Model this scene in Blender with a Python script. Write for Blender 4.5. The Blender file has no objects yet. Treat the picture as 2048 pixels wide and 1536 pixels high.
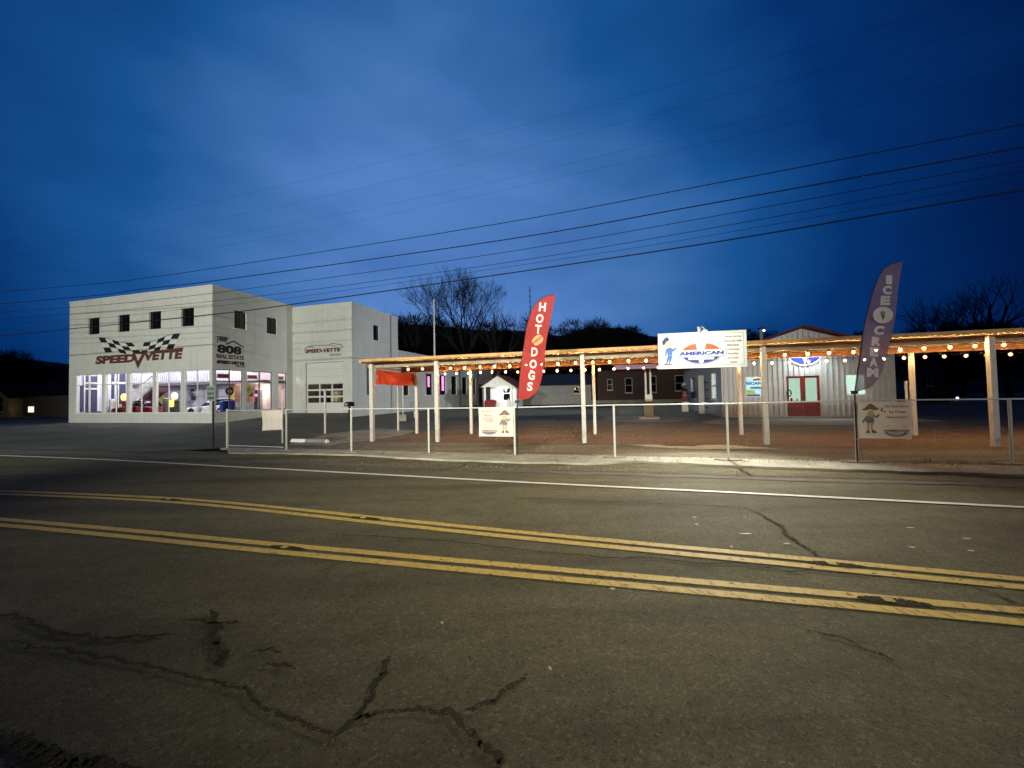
import bpy, math, random
from mathutils import Vector, Matrix, noise as mnoise
S = bpy.context.scene
COL = S.collection
random.seed(7)

# ------------------------------------------------------------------ camera
CAM_Z, FPX = 1.6, 769.0
cd = bpy.data.cameras.new('camera'); cam = bpy.data.objects.new('camera', cd); COL.objects.link(cam)
cd.sensor_fit = 'HORIZONTAL'; cd.sensor_width = 36.0; cd.lens = FPX / 2048 * 36.0
cd.clip_start = 0.05; cd.clip_end = 3000
RM = Matrix.Rotation(math.radians(91.45), 3, 'X') @ Matrix.Rotation(math.radians(-1.05), 3, 'Z')
cam.matrix_world = Matrix.Translation((0, 0, CAM_Z)) @ RM.to_4x4()
S.camera = cam
CP = Vector((0, 0, CAM_Z))

# ------------------------------------------------------------------ render / exposure
S.view_settings.view_transform = 'Standard'; S.view_settings.look = 'None'
S.view_settings.exposure = 0; S.view_settings.gamma = 1; S.view_settings.use_curve_mapping = False
S.render.engine = 'CYCLES'
S.cycles.max_bounces = 6; S.cycles.transparent_max_bounces = 24
S.cycles.caustics_reflective = False; S.cycles.caustics_refractive = False
S.cycles.sample_clamp_indirect = 4.0
S.cycles.use_denoising = True

# ------------------------------------------------------------------ node helpers
def newmat(name):
    m = bpy.data.materials.new(name); m.use_nodes = True
    nt = m.node_tree
    return m, nt, nt.nodes['Principled BSDF']
def N(nt, t, **kw):
    n = nt.nodes.new(t)
    for k, v in kw.items():
        if k in n.inputs.keys() if hasattr(n.inputs, 'keys') else False: n.inputs[k].default_value = v
        else: setattr(n, k, v)
    return n
def ramp(nt, src, stops):
    r = nt.nodes.new('ShaderNodeValToRGB'); el = r.color_ramp.elements
    while len(el) < len(stops): el.new(0.5)
    for e, (p, c) in zip(el, stops):
        e.position = p; e.color = (c[0], c[1], c[2], 1) if len(c) == 3 else c
    nt.links.new(src, r.inputs[0]); return r

# ------------------------------------------------------------------ world: blue dusk under thin cloud
W = bpy.data.worlds.new('World'); S.world = W; W.use_nodes = True
wt = W.node_tree; bg = wt.nodes['Background']
tc = wt.nodes.new('ShaderNodeTexCoord')
nrm = wt.nodes.new('ShaderNodeVectorMath'); nrm.operation = 'NORMALIZE'
wt.links.new(tc.outputs['Generated'], nrm.inputs[0])
dot = wt.nodes.new('ShaderNodeVectorMath'); dot.operation = 'DOT_PRODUCT'
wt.links.new(nrm.outputs[0], dot.inputs[0])
dot.inputs[1].default_value = Vector((-0.14, 0.94, 0.30)).normalized()
# soft warp so the glow is not a perfect disc
wn = N(wt, 'ShaderNodeTexNoise'); wn.inputs['Scale'].default_value = 1.6; wn.inputs['Detail'].default_value = 5
mp = wt.nodes.new('ShaderNodeMapping'); mp.inputs['Scale'].default_value = (1.0, 1.0, 2.6)
wt.links.new(nrm.outputs[0], mp.inputs[0]); wt.links.new(mp.outputs[0], wn.inputs['Vector'])
ma = wt.nodes.new('ShaderNodeMath'); ma.operation = 'MULTIPLY_ADD'; ma.inputs[1].default_value = 0.30; ma.inputs[2].default_value = -0.15
wt.links.new(wn.outputs['Fac'], ma.inputs[0])
ad = wt.nodes.new('ShaderNodeMath'); ad.operation = 'ADD'
wt.links.new(dot.outputs['Value'], ad.inputs[0]); wt.links.new(ma.outputs[0], ad.inputs[1])
skr = ramp(wt, ad.outputs[0], [(0.0, (0.0002, 0.002, 0.010)), (0.48, (0.0008, 0.013, 0.080)), (0.70, (0.0018, 0.036, 0.165)),
                               (0.83, (0.010, 0.085, 0.290)), (0.92, (0.042, 0.148, 0.410)), (1.0, (0.082, 0.212, 0.54))])
# cloud streaks
cn = N(wt, 'ShaderNodeTexNoise'); cn.inputs['Scale'].default_value = 1.5; cn.inputs['Detail'].default_value = 4; cn.inputs['Roughness'].default_value = 0.45
cn.inputs['Distortion'].default_value = 0.6
mp2 = wt.nodes.new('ShaderNodeMapping'); mp2.inputs['Scale'].default_value = (1.3, 1.6, 2.8); mp2.inputs['Rotation'].default_value = (0.2, -0.22, 0.4); mp2.inputs['Location'].default_value = (0.8, 0.1, 0.3)
wt.links.new(nrm.outputs[0], mp2.inputs[0]); wt.links.new(mp2.outputs[0], cn.inputs['Vector'])
cr = ramp(wt, cn.outputs['Fac'], [(0.32, (0.70, 0.76, 0.82)), (0.5, (0.98, 0.96, 0.96)), (0.70, (1.25, 1.10, 1.04))])
mx = wt.nodes.new('ShaderNodeMix'); mx.data_type = 'RGBA'; mx.blend_type = 'MULTIPLY'; mx.inputs[0].default_value = 1.0
wt.links.new(skr.outputs[0], mx.inputs[6]); wt.links.new(cr.outputs[0], mx.inputs[7])
wt.links.new(mx.outputs[2], bg.inputs['Color']); bg.inputs['Strength'].default_value = 1.05

# ------------------------------------------------------------------ street lighting (lamps behind the photographer, the rightmost one added as fill)
def spot(name, loc, target, watts, color, angle, blend=1.0, radius=0.3):
    l = bpy.data.lights.new(name, 'SPOT'); l.energy = watts; l.color = color
    l.spot_size = math.radians(angle); l.spot_blend = blend; l.shadow_soft_size = radius
    o = bpy.data.objects.new(name, l); COL.objects.link(o); o.location = loc
    o.rotation_euler = (Vector(target) - Vector(loc)).to_track_quat('-Z', 'Y').to_euler()
    return o
def point(name, loc, watts, color, radius=0.2):
    l = bpy.data.lights.new(name, 'POINT'); l.energy = watts; l.color = color; l.shadow_soft_size = radius
    o = bpy.data.objects.new(name, l); COL.objects.link(o); o.location = loc; return o
spot('street_and_fill_light', (-20, -14, 9), (-22, 30, 5), 42000, (0.97, 1.0, 0.86), 66, 0.8)
spot('street_and_fill_light', (-10, -15, 10), (5, 38, 2.0), 44000, (1.0, 0.98, 0.86), 43, 0.9)
spot('street_and_fill_light', (1, -12, 9), (1.0, 16.0, 0.0), 29000, (1.0, 0.96, 0.70), 38.5, 1.0)
spot('street_and_fill_light', (15, -12, 9), (12, 16, 3.6), 6500, (0.98, 0.97, 0.90), 44, 0.9)  # added fill spot, lifts the purple flag and the right side
spot('yard_light', (15.5, 25.5, 7.5), (-13, 42, 2.0), 9000, (0.84, 0.92, 1.0), 62, 0.7)

# ------------------------------------------------------------------ projection helpers (used only to measure where things stand)
def ray(px, py): return RM @ Vector(((px - 1024) / FPX, (768 - py) / FPX, -1.0))
def gnd(px, py, z=0.0):
    d = ray(px, py); t = (z - CAM_Z) / d.z
    return Vector((d.x * t, d.y * t, z))
def atY(px, py, Y):
    d = ray(px, py); t = Y / d.y
    return CP + d * t
class Frame:
    "local frame: x along the street to the right, y away from it, z up"
    def __init__(s, o, th):
        s.o = Vector((o[0], o[1], 0)); s.th = th
        s.D = Vector((math.cos(th), -math.sin(th), 0)); s.N = Vector((math.sin(th), math.cos(th), 0))
    def loc(s, p): q = p - s.o; return Vector((q.dot(s.D), q.dot(s.N), p.z))
    def hit_y(s, px, py, y=0.0):      # (x, z) on the plane local y = const
        d = ray(px, py); t = ((s.o + s.N * y - CP).dot(s.N)) / d.dot(s.N); q = s.loc(CP + d * t); return q.x, q.z
    def hit_x(s, px, py, x=0.0):      # (y, z) on the plane local x = const
        d = ray(px, py); t = ((s.o + s.D * x - CP).dot(s.D)) / d.dot(s.D); q = s.loc(CP + d * t); return q.y, q.z
TH = math.radians(15.5)

# ------------------------------------------------------------------ object helpers
def thing(name, label, cat, loc=(0, 0, 0), rz=0.0, group=None):
    o = bpy.data.objects.new(name, None); COL.objects.link(o); o.empty_display_size = 0.2
    o.location = loc; o.rotation_euler = (0, 0, rz); o['label'] = label; o['category'] = cat
    if group: o['group'] = group
    return o
def tag(o, label, cat, group=None, kind=None):
    o['label'] = label; o['category'] = cat
    if group: o['group'] = group
    if kind: o['kind'] = kind
    return o
class MB:
    def __init__(s): s.v = []; s.f = []; s.mi = []; s.sm = []; s.m = 0; s.map = None; s.smooth = False
    def add(s, pts, faces):
        b = len(s.v)
        for p in pts:
            s.v.append(s.map(*p) if s.map else tuple(p))
        for f in faces:
            s.f.append([b + i for i in f]); s.mi.append(s.m); s.sm.append(s.smooth)
    def poly(s, pts): s.add(pts, [list(range(len(pts)))])
    def box(s, x0, x1, y0, y1, z0, z1):
        p = [(x0, y0, z0), (x1, y0, z0), (x1, y1, z0), (x0, y1, z0), (x0, y0, z1), (x1, y0, z1), (x1, y1, z1), (x0, y1, z1)]
        s.add(p, [(3, 2, 1, 0), (4, 5, 6, 7), (0, 1, 5, 4), (1, 2, 6, 5), (2, 3, 7, 6), (3, 0, 4, 7)])
    def tube(s, a, b, r0, r1=None, n=8, caps=True):
        a = Vector(a); b = Vector(b); r1 = r0 if r1 is None else r1
        d = (b - a)
        if d.length < 1e-6: return
        d.normalize(); u = d.orthogonal().normalized(); w = d.cross(u)
        pts = []
        for c, r in ((a, r0), (b, r1)):
            for k in range(n):
                t = 2 * math.pi * k / n; pts.append(c + u * (r * math.cos(t)) + w * (r * math.sin(t)))
        fs = [(k, (k + 1) % n, n + (k + 1) % n, n + k) for k in range(n)]
        if caps: fs += [tuple(range(n - 1, -1, -1)), tuple(range(n, 2 * n))]
        s.add(pts, fs)
    def path(s, pts, r, n=6):
        pts = [Vector(p) for p in pts]; rr = r if isinstance(r, (list, tuple)) else [r] * len(pts)
        rings = []
        for i, p in enumerate(pts):
            d = (pts[min(i + 1, len(pts) - 1)] - pts[max(i - 1, 0)]).normalized()
            ref = Vector((0, 0, 1)) if abs(d.z) < 0.9 else Vector((1, 0, 0))
            u = d.cross(ref).normalized(); w = u.cross(d)
            rings.append([p + u * (rr[i] * math.cos(2 * math.pi * k / n)) + w * (rr[i] * math.sin(2 * math.pi * k / n)) for k in range(n)])
        P = [q for R in rings for q in R]; F = []
        for i in range(len(pts) - 1):
            for k in range(n):
                F.append((i * n + k, i * n + (k + 1) % n, (i + 1) * n + (k + 1) % n, (i + 1) * n + k))
        F += [tuple(range(n - 1, -1, -1)), tuple(range((len(pts) - 1) * n, len(pts) * n))]
        s.add(P, F)
    def lathe(s, prof, c=(0, 0, 0), n=16, axis='z'):
        P = []
        for r, h in prof:
            for k in range(n):
                t = 2 * math.pi * k / n; a, b = r * math.cos(t), r * math.sin(t)
                if axis == 'z': P.append((c[0] + a, c[1] + b, c[2] + h))
                elif axis == 'y': P.append((c[0] + a, c[1] + h, c[2] - b))
                else: P.append((c[0] + h, c[1] + a, c[2] + b))
        F = []
        m = len(prof)
        for i in range(m - 1):
            for k in range(n): F.append((i * n + k, i * n + (k + 1) % n, (i + 1) * n + (k + 1) % n, (i + 1) * n + k))
        F += [tuple(range(n - 1, -1, -1)), tuple(range((m - 1) * n, m * n))]
        s.add(P, F)
    def sphere(s, c, r, n=12, m=8, sz=1.0):
        prof = [(max(1e-4, r * math.sin(math.pi * i / m)), -r * sz * math.cos(math.pi * i / m)) for i in range(m + 1)]
        s.lathe(prof, c, n)
    def prism(s, pts, y0, y1):          # outline in x,z extruded in y
        n = len(pts)
        P = [(x, y0, z) for x, z in pts] + [(x, y1, z) for x, z in pts]
        s.add(P, [tuple(range(n)), tuple(range(2 * n - 1, n - 1, -1))] + [(k, n + k, n + (k + 1) % n, (k + 1) % n) for k in range(n)])
    def slab(s, pts, z0, z1):           # outline in x,y extruded in z
        n = len(pts)
        P = [(x, y, z0) for x, y in pts] + [(x, y, z1) for x, y in pts]
        s.add(P, [tuple(range(n - 1, -1, -1)), tuple(range(n, 2 * n))] + [(k, (k + 1) % n, n + (k + 1) % n, n + k) for k in range(n)])
    def build(s, name, mats, parent=None, bevel=0):
        me = bpy.data.meshes.new(name); me.from_pydata(s.v, [], s.f)
        for m in (mats if isinstance(mats, (list, tuple)) else [mats]): me.materials.append(m)
        me.polygons.foreach_set('material_index', s.mi); me.polygons.foreach_set('use_smooth', s.sm)
        me.update()
        o = bpy.data.objects.new(name, me); COL.objects.link(o)
        if parent is not None: o.parent = parent
        if bevel:
            b = o.modifiers.new('bevel', 'BEVEL'); b.width = bevel; b.segments = 2; b.limit_method = 'ANGLE'
        return o
def struct(name, mb, mat):
    o = mb.build(name, mat); o['kind'] = 'structure'; return o

_tc = {}
def text_geo(txt, bold=0.0):
    k = (txt, bold)
    if k in _tc: return _tc[k]
    cu = bpy.data.curves.new('t', 'FONT'); cu.body = txt; cu.size = 1; cu.offset = bold; cu.resolution_u = 3
    o = bpy.data.objects.new('t', cu); COL.objects.link(o)
    bpy.context.view_layer.update()
    me = o.to_mesh()
    vs = [(v.co.x, v.co.y) for v in me.vertices]; fs = [list(p.vertices) for p in me.polygons]
    o.to_mesh_clear(); bpy.data.objects.remove(o); bpy.data.curves.remove(cu)
    xs = [v[0] for v in vs]; ys = [v[1] for v in vs]
    x0, x1, y0, y1 = min(xs), max(xs), min(ys), max(ys)
    vs = [((x - x0) / (x1 - x0), (y - y0) / (y1 - y0)) for x, y in vs]
    _tc[k] = (vs, fs); return vs, fs
def text(mb, txt, x, z, w, h, y=0.0, bold=0.02, shear=0.0, rot=0.0, fn=None):
    "letters fitted into the box x..x+w, z..z+h on the local plane y, read from -y"
    vs, fs = text_geo(txt, bold); P = []
    for a, b in vs:
        u = a * w + shear * b * h; v = b * h
        cu, cv = u - w / 2, v - h / 2
        c, s_ = math.cos(rot), math.sin(rot)
        X = x + w / 2 + cu * c - cv * s_; Z = z + h / 2 + cu * s_ + cv * c
        P.append(fn(X, Z) if fn else (X, y, Z))
    mb.add(P, fs)
def ellipse(cx, cz, rx, rz, n=40, a0=0, a1=2 * math.pi):
    return [(cx + rx * math.cos(a0 + (a1 - a0) * k / n), cz + rz * math.sin(a0 + (a1 - a0) * k / n)) for k in range(n + (0 if a1 - a0 > 6.28 else 1))]
def flat(mb, pts, y): mb.poly([(x, y, z) for x, z in pts])
def ring(mb, outer, inner, y):
    n = len(outer); mb.add([(x, y, z) for x, z in outer] + [(x, y, z) for x, z in inner], [(k, (k + 1) % n, n + (k + 1) % n, n + k) for k in range(n)])
def strip(mb, pts, w, y):               # polyline band on a wall plane
    for (x0, z0), (x1, z1) in zip(pts, pts[1:]):
        d = Vector((x1 - x0, z1 - z0)); L = d.length
        if L < 1e-6: continue
        n = Vector((-d.y, d.x)) / L * w / 2; e = d / L * w * 0.4
        mb.poly([(x0 - e.x - n.x, y, z0 - e.y - n.y), (x1 + e.x - n.x, y, z1 + e.y - n.y), (x1 + e.x + n.x, y, z1 + e.y + n.y), (x0 - e.x + n.x, y, z0 - e.y + n.y)])

# ------------------------------------------------------------------ materials
def paint(name, col, rough=0.6, var=0.12, scale=6.0, bump=0.0, bscale=60.0, spec=0.3, metal=0.0):
    m, nt, p = newmat(name)
    t = nt.nodes.new('ShaderNodeTexCoord')
    n = N(nt, 'ShaderNodeTexNoise'); n.inputs['Scale'].default_value = scale; n.inputs['Detail'].default_value = 6
    nt.links.new(t.outputs['Object'], n.inputs['Vector'])
    lo = tuple(c * (1 - var) for c in col); hi = tuple(min(1, c * (1 + var)) for c in col)
    r = ramp(nt, n.outputs['Fac'], [(0.3, lo), (0.7, hi)])
    nt.links.new(r.outputs[0], p.inputs['Base Color'])
    p.inputs['Roughness'].default_value = rough; p.inputs['Metallic'].default_value = metal
    p.inputs['Specular IOR Level'].default_value = spec
    if bump:
        b = N(nt, 'ShaderNodeTexNoise'); b.inputs['Scale'].default_value = bscale; b.inputs['Detail'].default_value = 4
        nt.links.new(t.outputs['Object'], b.inputs['Vector'])
        bb = nt.nodes.new('ShaderNodeBump'); bb.inputs['Strength'].default_value = bump; bb.inputs['Distance'].default_value = 0.02
        nt.links.new(b.outputs['Fac'], bb.inputs['Height']); nt.links.new(bb.outputs[0], p.inputs['Normal'])
    return m
def masonry(name, col, mortar, bw=0.4, bh=0.2, rough=0.75, bump=0.35, stain=0.12):
    m, nt, p = newmat(name)
    t = nt.nodes.new('ShaderNodeTexCoord'); g = nt.nodes.new('ShaderNodeNewGeometry')
    # walls run along local x or local y: use x+y as the running coordinate
    s = nt.nodes.new('ShaderNodeSeparateXYZ'); nt.links.new(t.outputs['Object'], s.inputs[0])
    a = nt.nodes.new('ShaderNodeMath'); a.operation = 'ADD'; nt.links.new(s.outputs[0], a.inputs[0]); nt.links.new(s.outputs[1], a.inputs[1])
    c = nt.nodes.new('ShaderNodeCombineXYZ'); nt.links.new(a.outputs[0], c.inputs[0]); nt.links.new(s.outputs[2], c.inputs[1])
    br = nt.nodes.new('ShaderNodeTexBrick'); nt.links.new(c.outputs[0], br.inputs['Vector'])
    br.inputs['Scale'].default_value = 1; br.inputs['Brick Width'].default_value = bw; br.inputs['Row Height'].default_value = bh
    br.inputs['Mortar Size'].default_value = 0.012; br.inputs['Mortar Smooth'].default_value = 0.4
    br.inputs['Color1'].default_value = (*col, 1); br.inputs['Color2'].default_value = (*[x * 0.93 for x in col], 1); br.inputs['Mortar'].default_value = (*mortar, 1)
    n = N(nt, 'ShaderNodeTexNoise'); n.inputs['Scale'].default_value = 0.7; n.inputs['Detail'].default_value = 9; n.inputs['Roughness'].default_value = 0.65
    nt.links.new(t.outputs['Object'], n.inputs['Vector'])
    r = ramp(nt, n.outputs['Fac'], [(0.3, (1 - stain,) * 3), (0.7, (1.0,) * 3)])
    mxx = nt.nodes.new('ShaderNodeMix'); mxx.data_type = 'RGBA'; mxx.blend_type = 'MULTIPLY'; mxx.inputs[0].default_value = 1
    nt.links.new(br.outputs['Color'], mxx.inputs[6]); nt.links.new(r.outputs[0], mxx.inputs[7])
    mps = nt.nodes.new('ShaderNodeMapping'); mps.inputs['Scale'].default_value = (2.6, 2.6, 0.16); nt.links.new(t.outputs['Object'], mps.inputs[0])
    ns = N(nt, 'ShaderNodeTexNoise'); ns.inputs['Scale'].default_value = 1.3; ns.inputs['Detail'].default_value = 7; nt.links.new(mps.outputs[0], ns.inputs['Vector'])
    rs = ramp(nt, ns.outputs['Fac'], [(0.28, (1 - stain * 1.3, 1 - stain * 1.25, 1 - stain * 1.35)), (0.48, (1.0,) * 3)])
    my = nt.nodes.new('ShaderNodeMix'); my.data_type = 'RGBA'; my.blend_type = 'MULTIPLY'; my.inputs[0].default_value = 1
    nt.links.new(mxx.outputs[2], my.inputs[6]); nt.links.new(rs.outputs[0], my.inputs[7])
    nt.links.new(my.outputs[2], p.inputs['Base Color']); p.inputs['Roughness'].default_value = rough
    bb = nt.nodes.new('ShaderNodeBump'); bb.inputs['Strength'].default_value = bump; bb.inputs['Distance'].default_value = 0.01; bb.invert = True
    nt.links.new(br.outputs['Fac'], bb.inputs['Height']); nt.links.new(bb.outputs[0], p.inputs['Normal'])
    return m
def emis(name, col, strength):
    m, nt, p = newmat(name); p.inputs['Base Color'].default_value = (*col, 1)
    p.inputs['Emission Color'].default_value = (*col, 1); p.inputs['Emission Strength'].default_value = strength; return m
def glassy(name, tint=(1, 1, 1), refl=0.08):
    m, nt, p = newmat(name); nt.nodes.remove(p)
    o = nt.nodes['Material Output']; t = nt.nodes.new('ShaderNodeBsdfTransparent'); t.inputs[0].default_value = (*tint, 1)
    g = nt.nodes.new('ShaderNodeBsdfGlossy'); g.inputs['Roughness'].default_value = 0.03
    x = nt.nodes.new('ShaderNodeMixShader'); x.inputs[0].default_value = refl
    nt.links.new(t.outputs[0], x.inputs[1]); nt.links.new(g.outputs[0], x.inputs[2]); nt.links.new(x.outputs[0], o.inputs[0]); return m
def cloth(name, col, trans=0.4, see=0.0, var=0.08):
    m, nt, p = newmat(name); o = nt.nodes['Material Output']
    t = nt.nodes.new('ShaderNodeTexCoord'); n = N(nt, 'ShaderNodeTexNoise'); n.inputs['Scale'].default_value = 5; n.inputs['Detail'].default_value = 5
    nt.links.new(t.outputs['Object'], n.inputs['Vector'])
    r = ramp(nt, n.outputs['Fac'], [(0.3, tuple(c * (1 - var) for c in col)), (0.7, tuple(min(1, c * (1 + var)) for c in col))])
    nt.links.new(r.outputs[0], p.inputs['Base Color']); p.inputs['Roughness'].default_value = 0.8
    tl = nt.nodes.new('ShaderNodeBsdfTranslucent'); nt.links.new(r.outputs[0], tl.inputs[0])
    x = nt.nodes.new('ShaderNodeMixShader'); x.inputs[0].default_value = trans
    nt.links.new(p.outputs[0], x.inputs[1]); nt.links.new(tl.outputs[0], x.inputs[2]); last = x
    if see:
        tp = nt.nodes.new('ShaderNodeBsdfTransparent'); y = nt.nodes.new('ShaderNodeMixShader'); y.inputs[0].default_value = see
        nt.links.new(x.outputs[0], y.inputs[1]); nt.links.new(tp.outputs[0], y.inputs[2]); last = y
    nt.links.new(last.outputs[0], o.inputs[0]); return m
def asphalt(name, lo, hi, speck=0.5, rough=0.8, streak=(0.25, 1.6), rot=15.5, patch=None):
    m, nt, p = newmat(name); L = nt.links
    t = nt.nodes.new('ShaderNodeTexCoord')
    n1 = N(nt, 'ShaderNodeTexNoise'); n1.inputs['Scale'].default_value = 150; n1.inputs['Detail'].default_value = 3; n1.inputs['Roughness'].default_value = 0.8
    L.new(t.outputs['Object'], n1.inputs['Vector'])
    mpn = nt.nodes.new('ShaderNodeMapping'); mpn.inputs['Rotation'].default_value = (0, 0, math.radians(rot)); mpn.inputs['Scale'].default_value = (streak[0], streak[1], 1)
    L.new(t.outputs['Object'], mpn.inputs[0])
    n2 = N(nt, 'ShaderNodeTexNoise'); n2.inputs['Scale'].default_value = 0.8; n2.inputs['Detail'].default_value = 8; n2.inputs['Roughness'].default_value = 0.6; n2.inputs['Distortion'].default_value = 0.4
    L.new(mpn.outputs[0], n2.inputs['Vector'])
    n3 = N(nt, 'ShaderNodeTexNoise'); n3.inputs['Scale'].default_value = 3.5; n3.inputs['Detail'].default_value = 8; n3.inputs['Roughness'].default_value = 0.7
    L.new(t.outputs['Object'], n3.inputs['Vector'])
    r = ramp(nt, n2.outputs['Fac'], [(0.3, lo), (0.68, hi)])
    r3 = ramp(nt, n3.outputs['Fac'], [(0.35, (0.86,) * 3), (0.65, (1.1,) * 3)])
    r1 = ramp(nt, n1.outputs['Fac'], [(0.32, (1 - speck,) * 3), (0.55, (1.0,) * 3), (0.72, (1 + speck,) * 3)])
    a = nt.nodes.new('ShaderNodeMix'); a.data_type = 'RGBA'; a.blend_type = 'MULTIPLY'; a.inputs[0].default_value = 1
    vo = nt.nodes.new('ShaderNodeTexVoronoi'); vo.inputs['Scale'].default_value = 58; L.new(t.outputs['Object'], vo.inputs['Vector'])
    sv = nt.nodes.new('ShaderNodeSeparateColor'); L.new(vo.outputs['Color'], sv.inputs[0])
    rv = ramp(nt, sv.outputs[0], [(0.0, (0.42,) * 3), (0.12, (0.85,) * 3), (0.80, (1.05,) * 3), (0.96, (1.6,) * 3)])
    b = nt.nodes.new('ShaderNodeMix'); b.data_type = 'RGBA'; b.blend_type = 'MULTIPLY'; b.inputs[0].default_value = 1
    b2 = nt.nodes.new('ShaderNodeMix'); b2.data_type = 'RGBA'; b2.blend_type = 'MULTIPLY'; b2.inputs[0].default_value = speck
    L.new(r.outputs[0], a.inputs[6]); L.new(r3.outputs[0], a.inputs[7]); L.new(a.outputs[2], b.inputs[6]); L.new(r1.outputs[0], b.inputs[7])
    L.new(b.outputs[2], b2.inputs[6]); L.new(rv.outputs[0], b2.inputs[7]); L.new(b2.outputs[2], p.inputs['Base Color']); p.inputs['Roughness'].default_value = rough; p.inputs['Specular IOR Level'].default_value = 0.12
    bb = nt.nodes.new('ShaderNodeBump'); bb.inputs['Strength'].default_value = 0.55; bb.inputs['Distance'].default_value = 0.012
    L.new(n1.outputs['Fac'], bb.inputs['Height']); L.new(bb.outputs[0], p.inputs['Normal'])
    return m
def worn(name, col, under, amount=0.42, rough=0.7):
    m, nt, p = newmat(name); L = nt.links; t = nt.nodes.new('ShaderNodeTexCoord')
    n = N(nt, 'ShaderNodeTexNoise'); n.inputs['Scale'].default_value = 14; n.inputs['Detail'].default_value = 10; n.inputs['Roughness'].default_value = 0.75
    L.new(t.outputs['Object'], n.inputs['Vector'])
    r = ramp(nt, n.outputs['Fac'], [(amount - 0.05, under), (amount + 0.03, tuple(c * 0.8 for c in col)), (0.62, col)])
    L.new(r.outputs[0], p.inputs['Base Color']); p.inputs['Roughness'].default_value = rough
    bb = nt.nodes.new('ShaderNodeBump'); bb.inputs['Strength'].default_value = 0.3; bb.inputs['Distance'].default_value = 0.01
    L.new(n.outputs['Fac'], bb.inputs['Height']); L.new(bb.outputs[0], p.inputs['Normal']); return m

M = {}
M['road'] = asphalt('road_asphalt', (0.070, 0.061, 0.036), (0.146, 0.128, 0.074), speck=0.62)
M['lot'] = asphalt('lot_asphalt', (0.06, 0.06, 0.056), (0.12, 0.118, 0.108), speck=0.35, streak=(0.5, 0.8))
M['floor'] = asphalt('canopy_ground', (0.100, 0.062, 0.040), (0.160, 0.103, 0.068), speck=0.5, streak=(0.4, 1.2))
M['shoulder'] = asphalt('shoulder_asphalt', (0.075, 0.072, 0.060), (0.14, 0.135, 0.115), speck=0.35)
M['dirt'] = asphalt('verge_dirt', (0.09, 0.076, 0.055), (0.20, 0.175, 0.135), speck=0.5, streak=(0.3, 1.8))
M['concrete'] = asphalt('kerb_concrete', (0.21, 0.20, 0.165), (0.38, 0.365, 0.31), speck=0.25, streak=(1.2, 1.8))
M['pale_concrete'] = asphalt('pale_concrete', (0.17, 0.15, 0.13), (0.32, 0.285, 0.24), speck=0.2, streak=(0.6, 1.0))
M['grass'] = asphalt('dark_ground', (0.012, 0.014, 0.008), (0.03, 0.032, 0.02), speck=0.5)
M['crack'] = paint('crack_tar', (0.043, 0.039, 0.026), 0.95, spec=0.05)
def broken(m, scale, lo, hi):
    nt = m.node_tree; p = nt.nodes['Principled BSDF']; t = nt.nodes.new('ShaderNodeTexCoord'); n = N(nt, 'ShaderNodeTexNoise'); n.inputs['Scale'].default_value = scale; n.inputs['Detail'].default_value = 8; n.inputs['Roughness'].default_value = 0.7
    nt.links.new(t.outputs['Object'], n.inputs['Vector']); r = ramp(nt, n.outputs['Fac'], [(lo, (0, 0, 0)), (hi, (1, 1, 1))]); nt.links.new(r.outputs[0], p.inputs['Alpha'])
broken(M['crack'], 38, .40, .52)
M['roofdark'] = paint('dark_shingles', (0.015, 0.014, 0.014), 0.95, 0.2, spec=0.02)
M['yellow'] = worn('yellow_line_paint', (0.50, 0.335, 0.07), (0.08, 0.07, 0.05), 0.40)
broken(M['yellow'], 16, .30, .42)
M['whiteline'] = worn('white_line_paint', (0.62, 0.60, 0.55), (0.1, 0.09, 0.08), 0.38)
M['wall'] = masonry('white_painted_block', (0.77, 0.77, 0.74), (0.71, 0.71, 0.68), bump=0.15, stain=0.09)
M['wall_side'] = M['wall']
M['white'] = paint('white_paint', (0.78, 0.78, 0.75), 0.5, 0.05)
M['offwhite'] = paint('offwhite_paint', (0.62, 0.60, 0.55), 0.6, 0.15, 9)
M['galv'] = paint('galvanised_steel', (0.46, 0.47, 0.45), 0.45, 0.12, 30, metal=0.15, spec=0.5)
M['dark'] = paint('dark_frame', (0.018, 0.018, 0.022), 0.4)
M['darkglass'] = paint('dark_window_glass', (0.006, 0.007, 0.009), 0.06, 0.05, spec=0.5)
M['glass'] = glassy('clear_glass')
M['red'] = paint('red_paint', (0.20, 0.012, 0.014), 0.4)
M['redtext'] = paint('red_wall_lettering', (0.14, 0.050, 0.038), 0.6, 0.3, 12)
M['blacktext'] = paint('black_wall_lettering', (0.022, 0.022, 0.026), 0.6, 0.2)
M['maroon'] = paint('maroon_paint', (0.12, 0.012, 0.022), 0.6)
M['flagwhite'] = paint('pale_wall_paint', (0.80, 0.80, 0.78), 0.6)
M['tan'] = paint('tan_trim', (0.44, 0.26, 0.105), 0.6, 0.2, 5, bump=0.2)
M['wood'] = paint('weathered_beam', (0.27, 0.225, 0.17), 0.75, 0.25, 3, bump=0.3)
M['post'] = paint('post_paint', (0.44, 0.43, 0.415), 0.6, 0.12, 12, bump=0.15)
M['rooftin'] = paint('corrugated_tin', (0.50, 0.40, 0.27), 0.5, 0.15, 4, metal=0.2)
M['black'] = paint('black_plastic', (0.012, 0.012, 0.014), 0.45)
M['filament'] = emis('bulb_filament', (1.0, 0.60, 0.26), 1000.0)
_m, _nt, _p = newmat('bulb_glass'); _nt.nodes.remove(_p)
_t = _nt.nodes.new('ShaderNodeBsdfTransparent'); _e = _nt.nodes.new('ShaderNodeEmission'); _e.inputs[0].default_value = (1.0, 0.42, 0.10, 1); _e.inputs[1].default_value = 0.75
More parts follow.
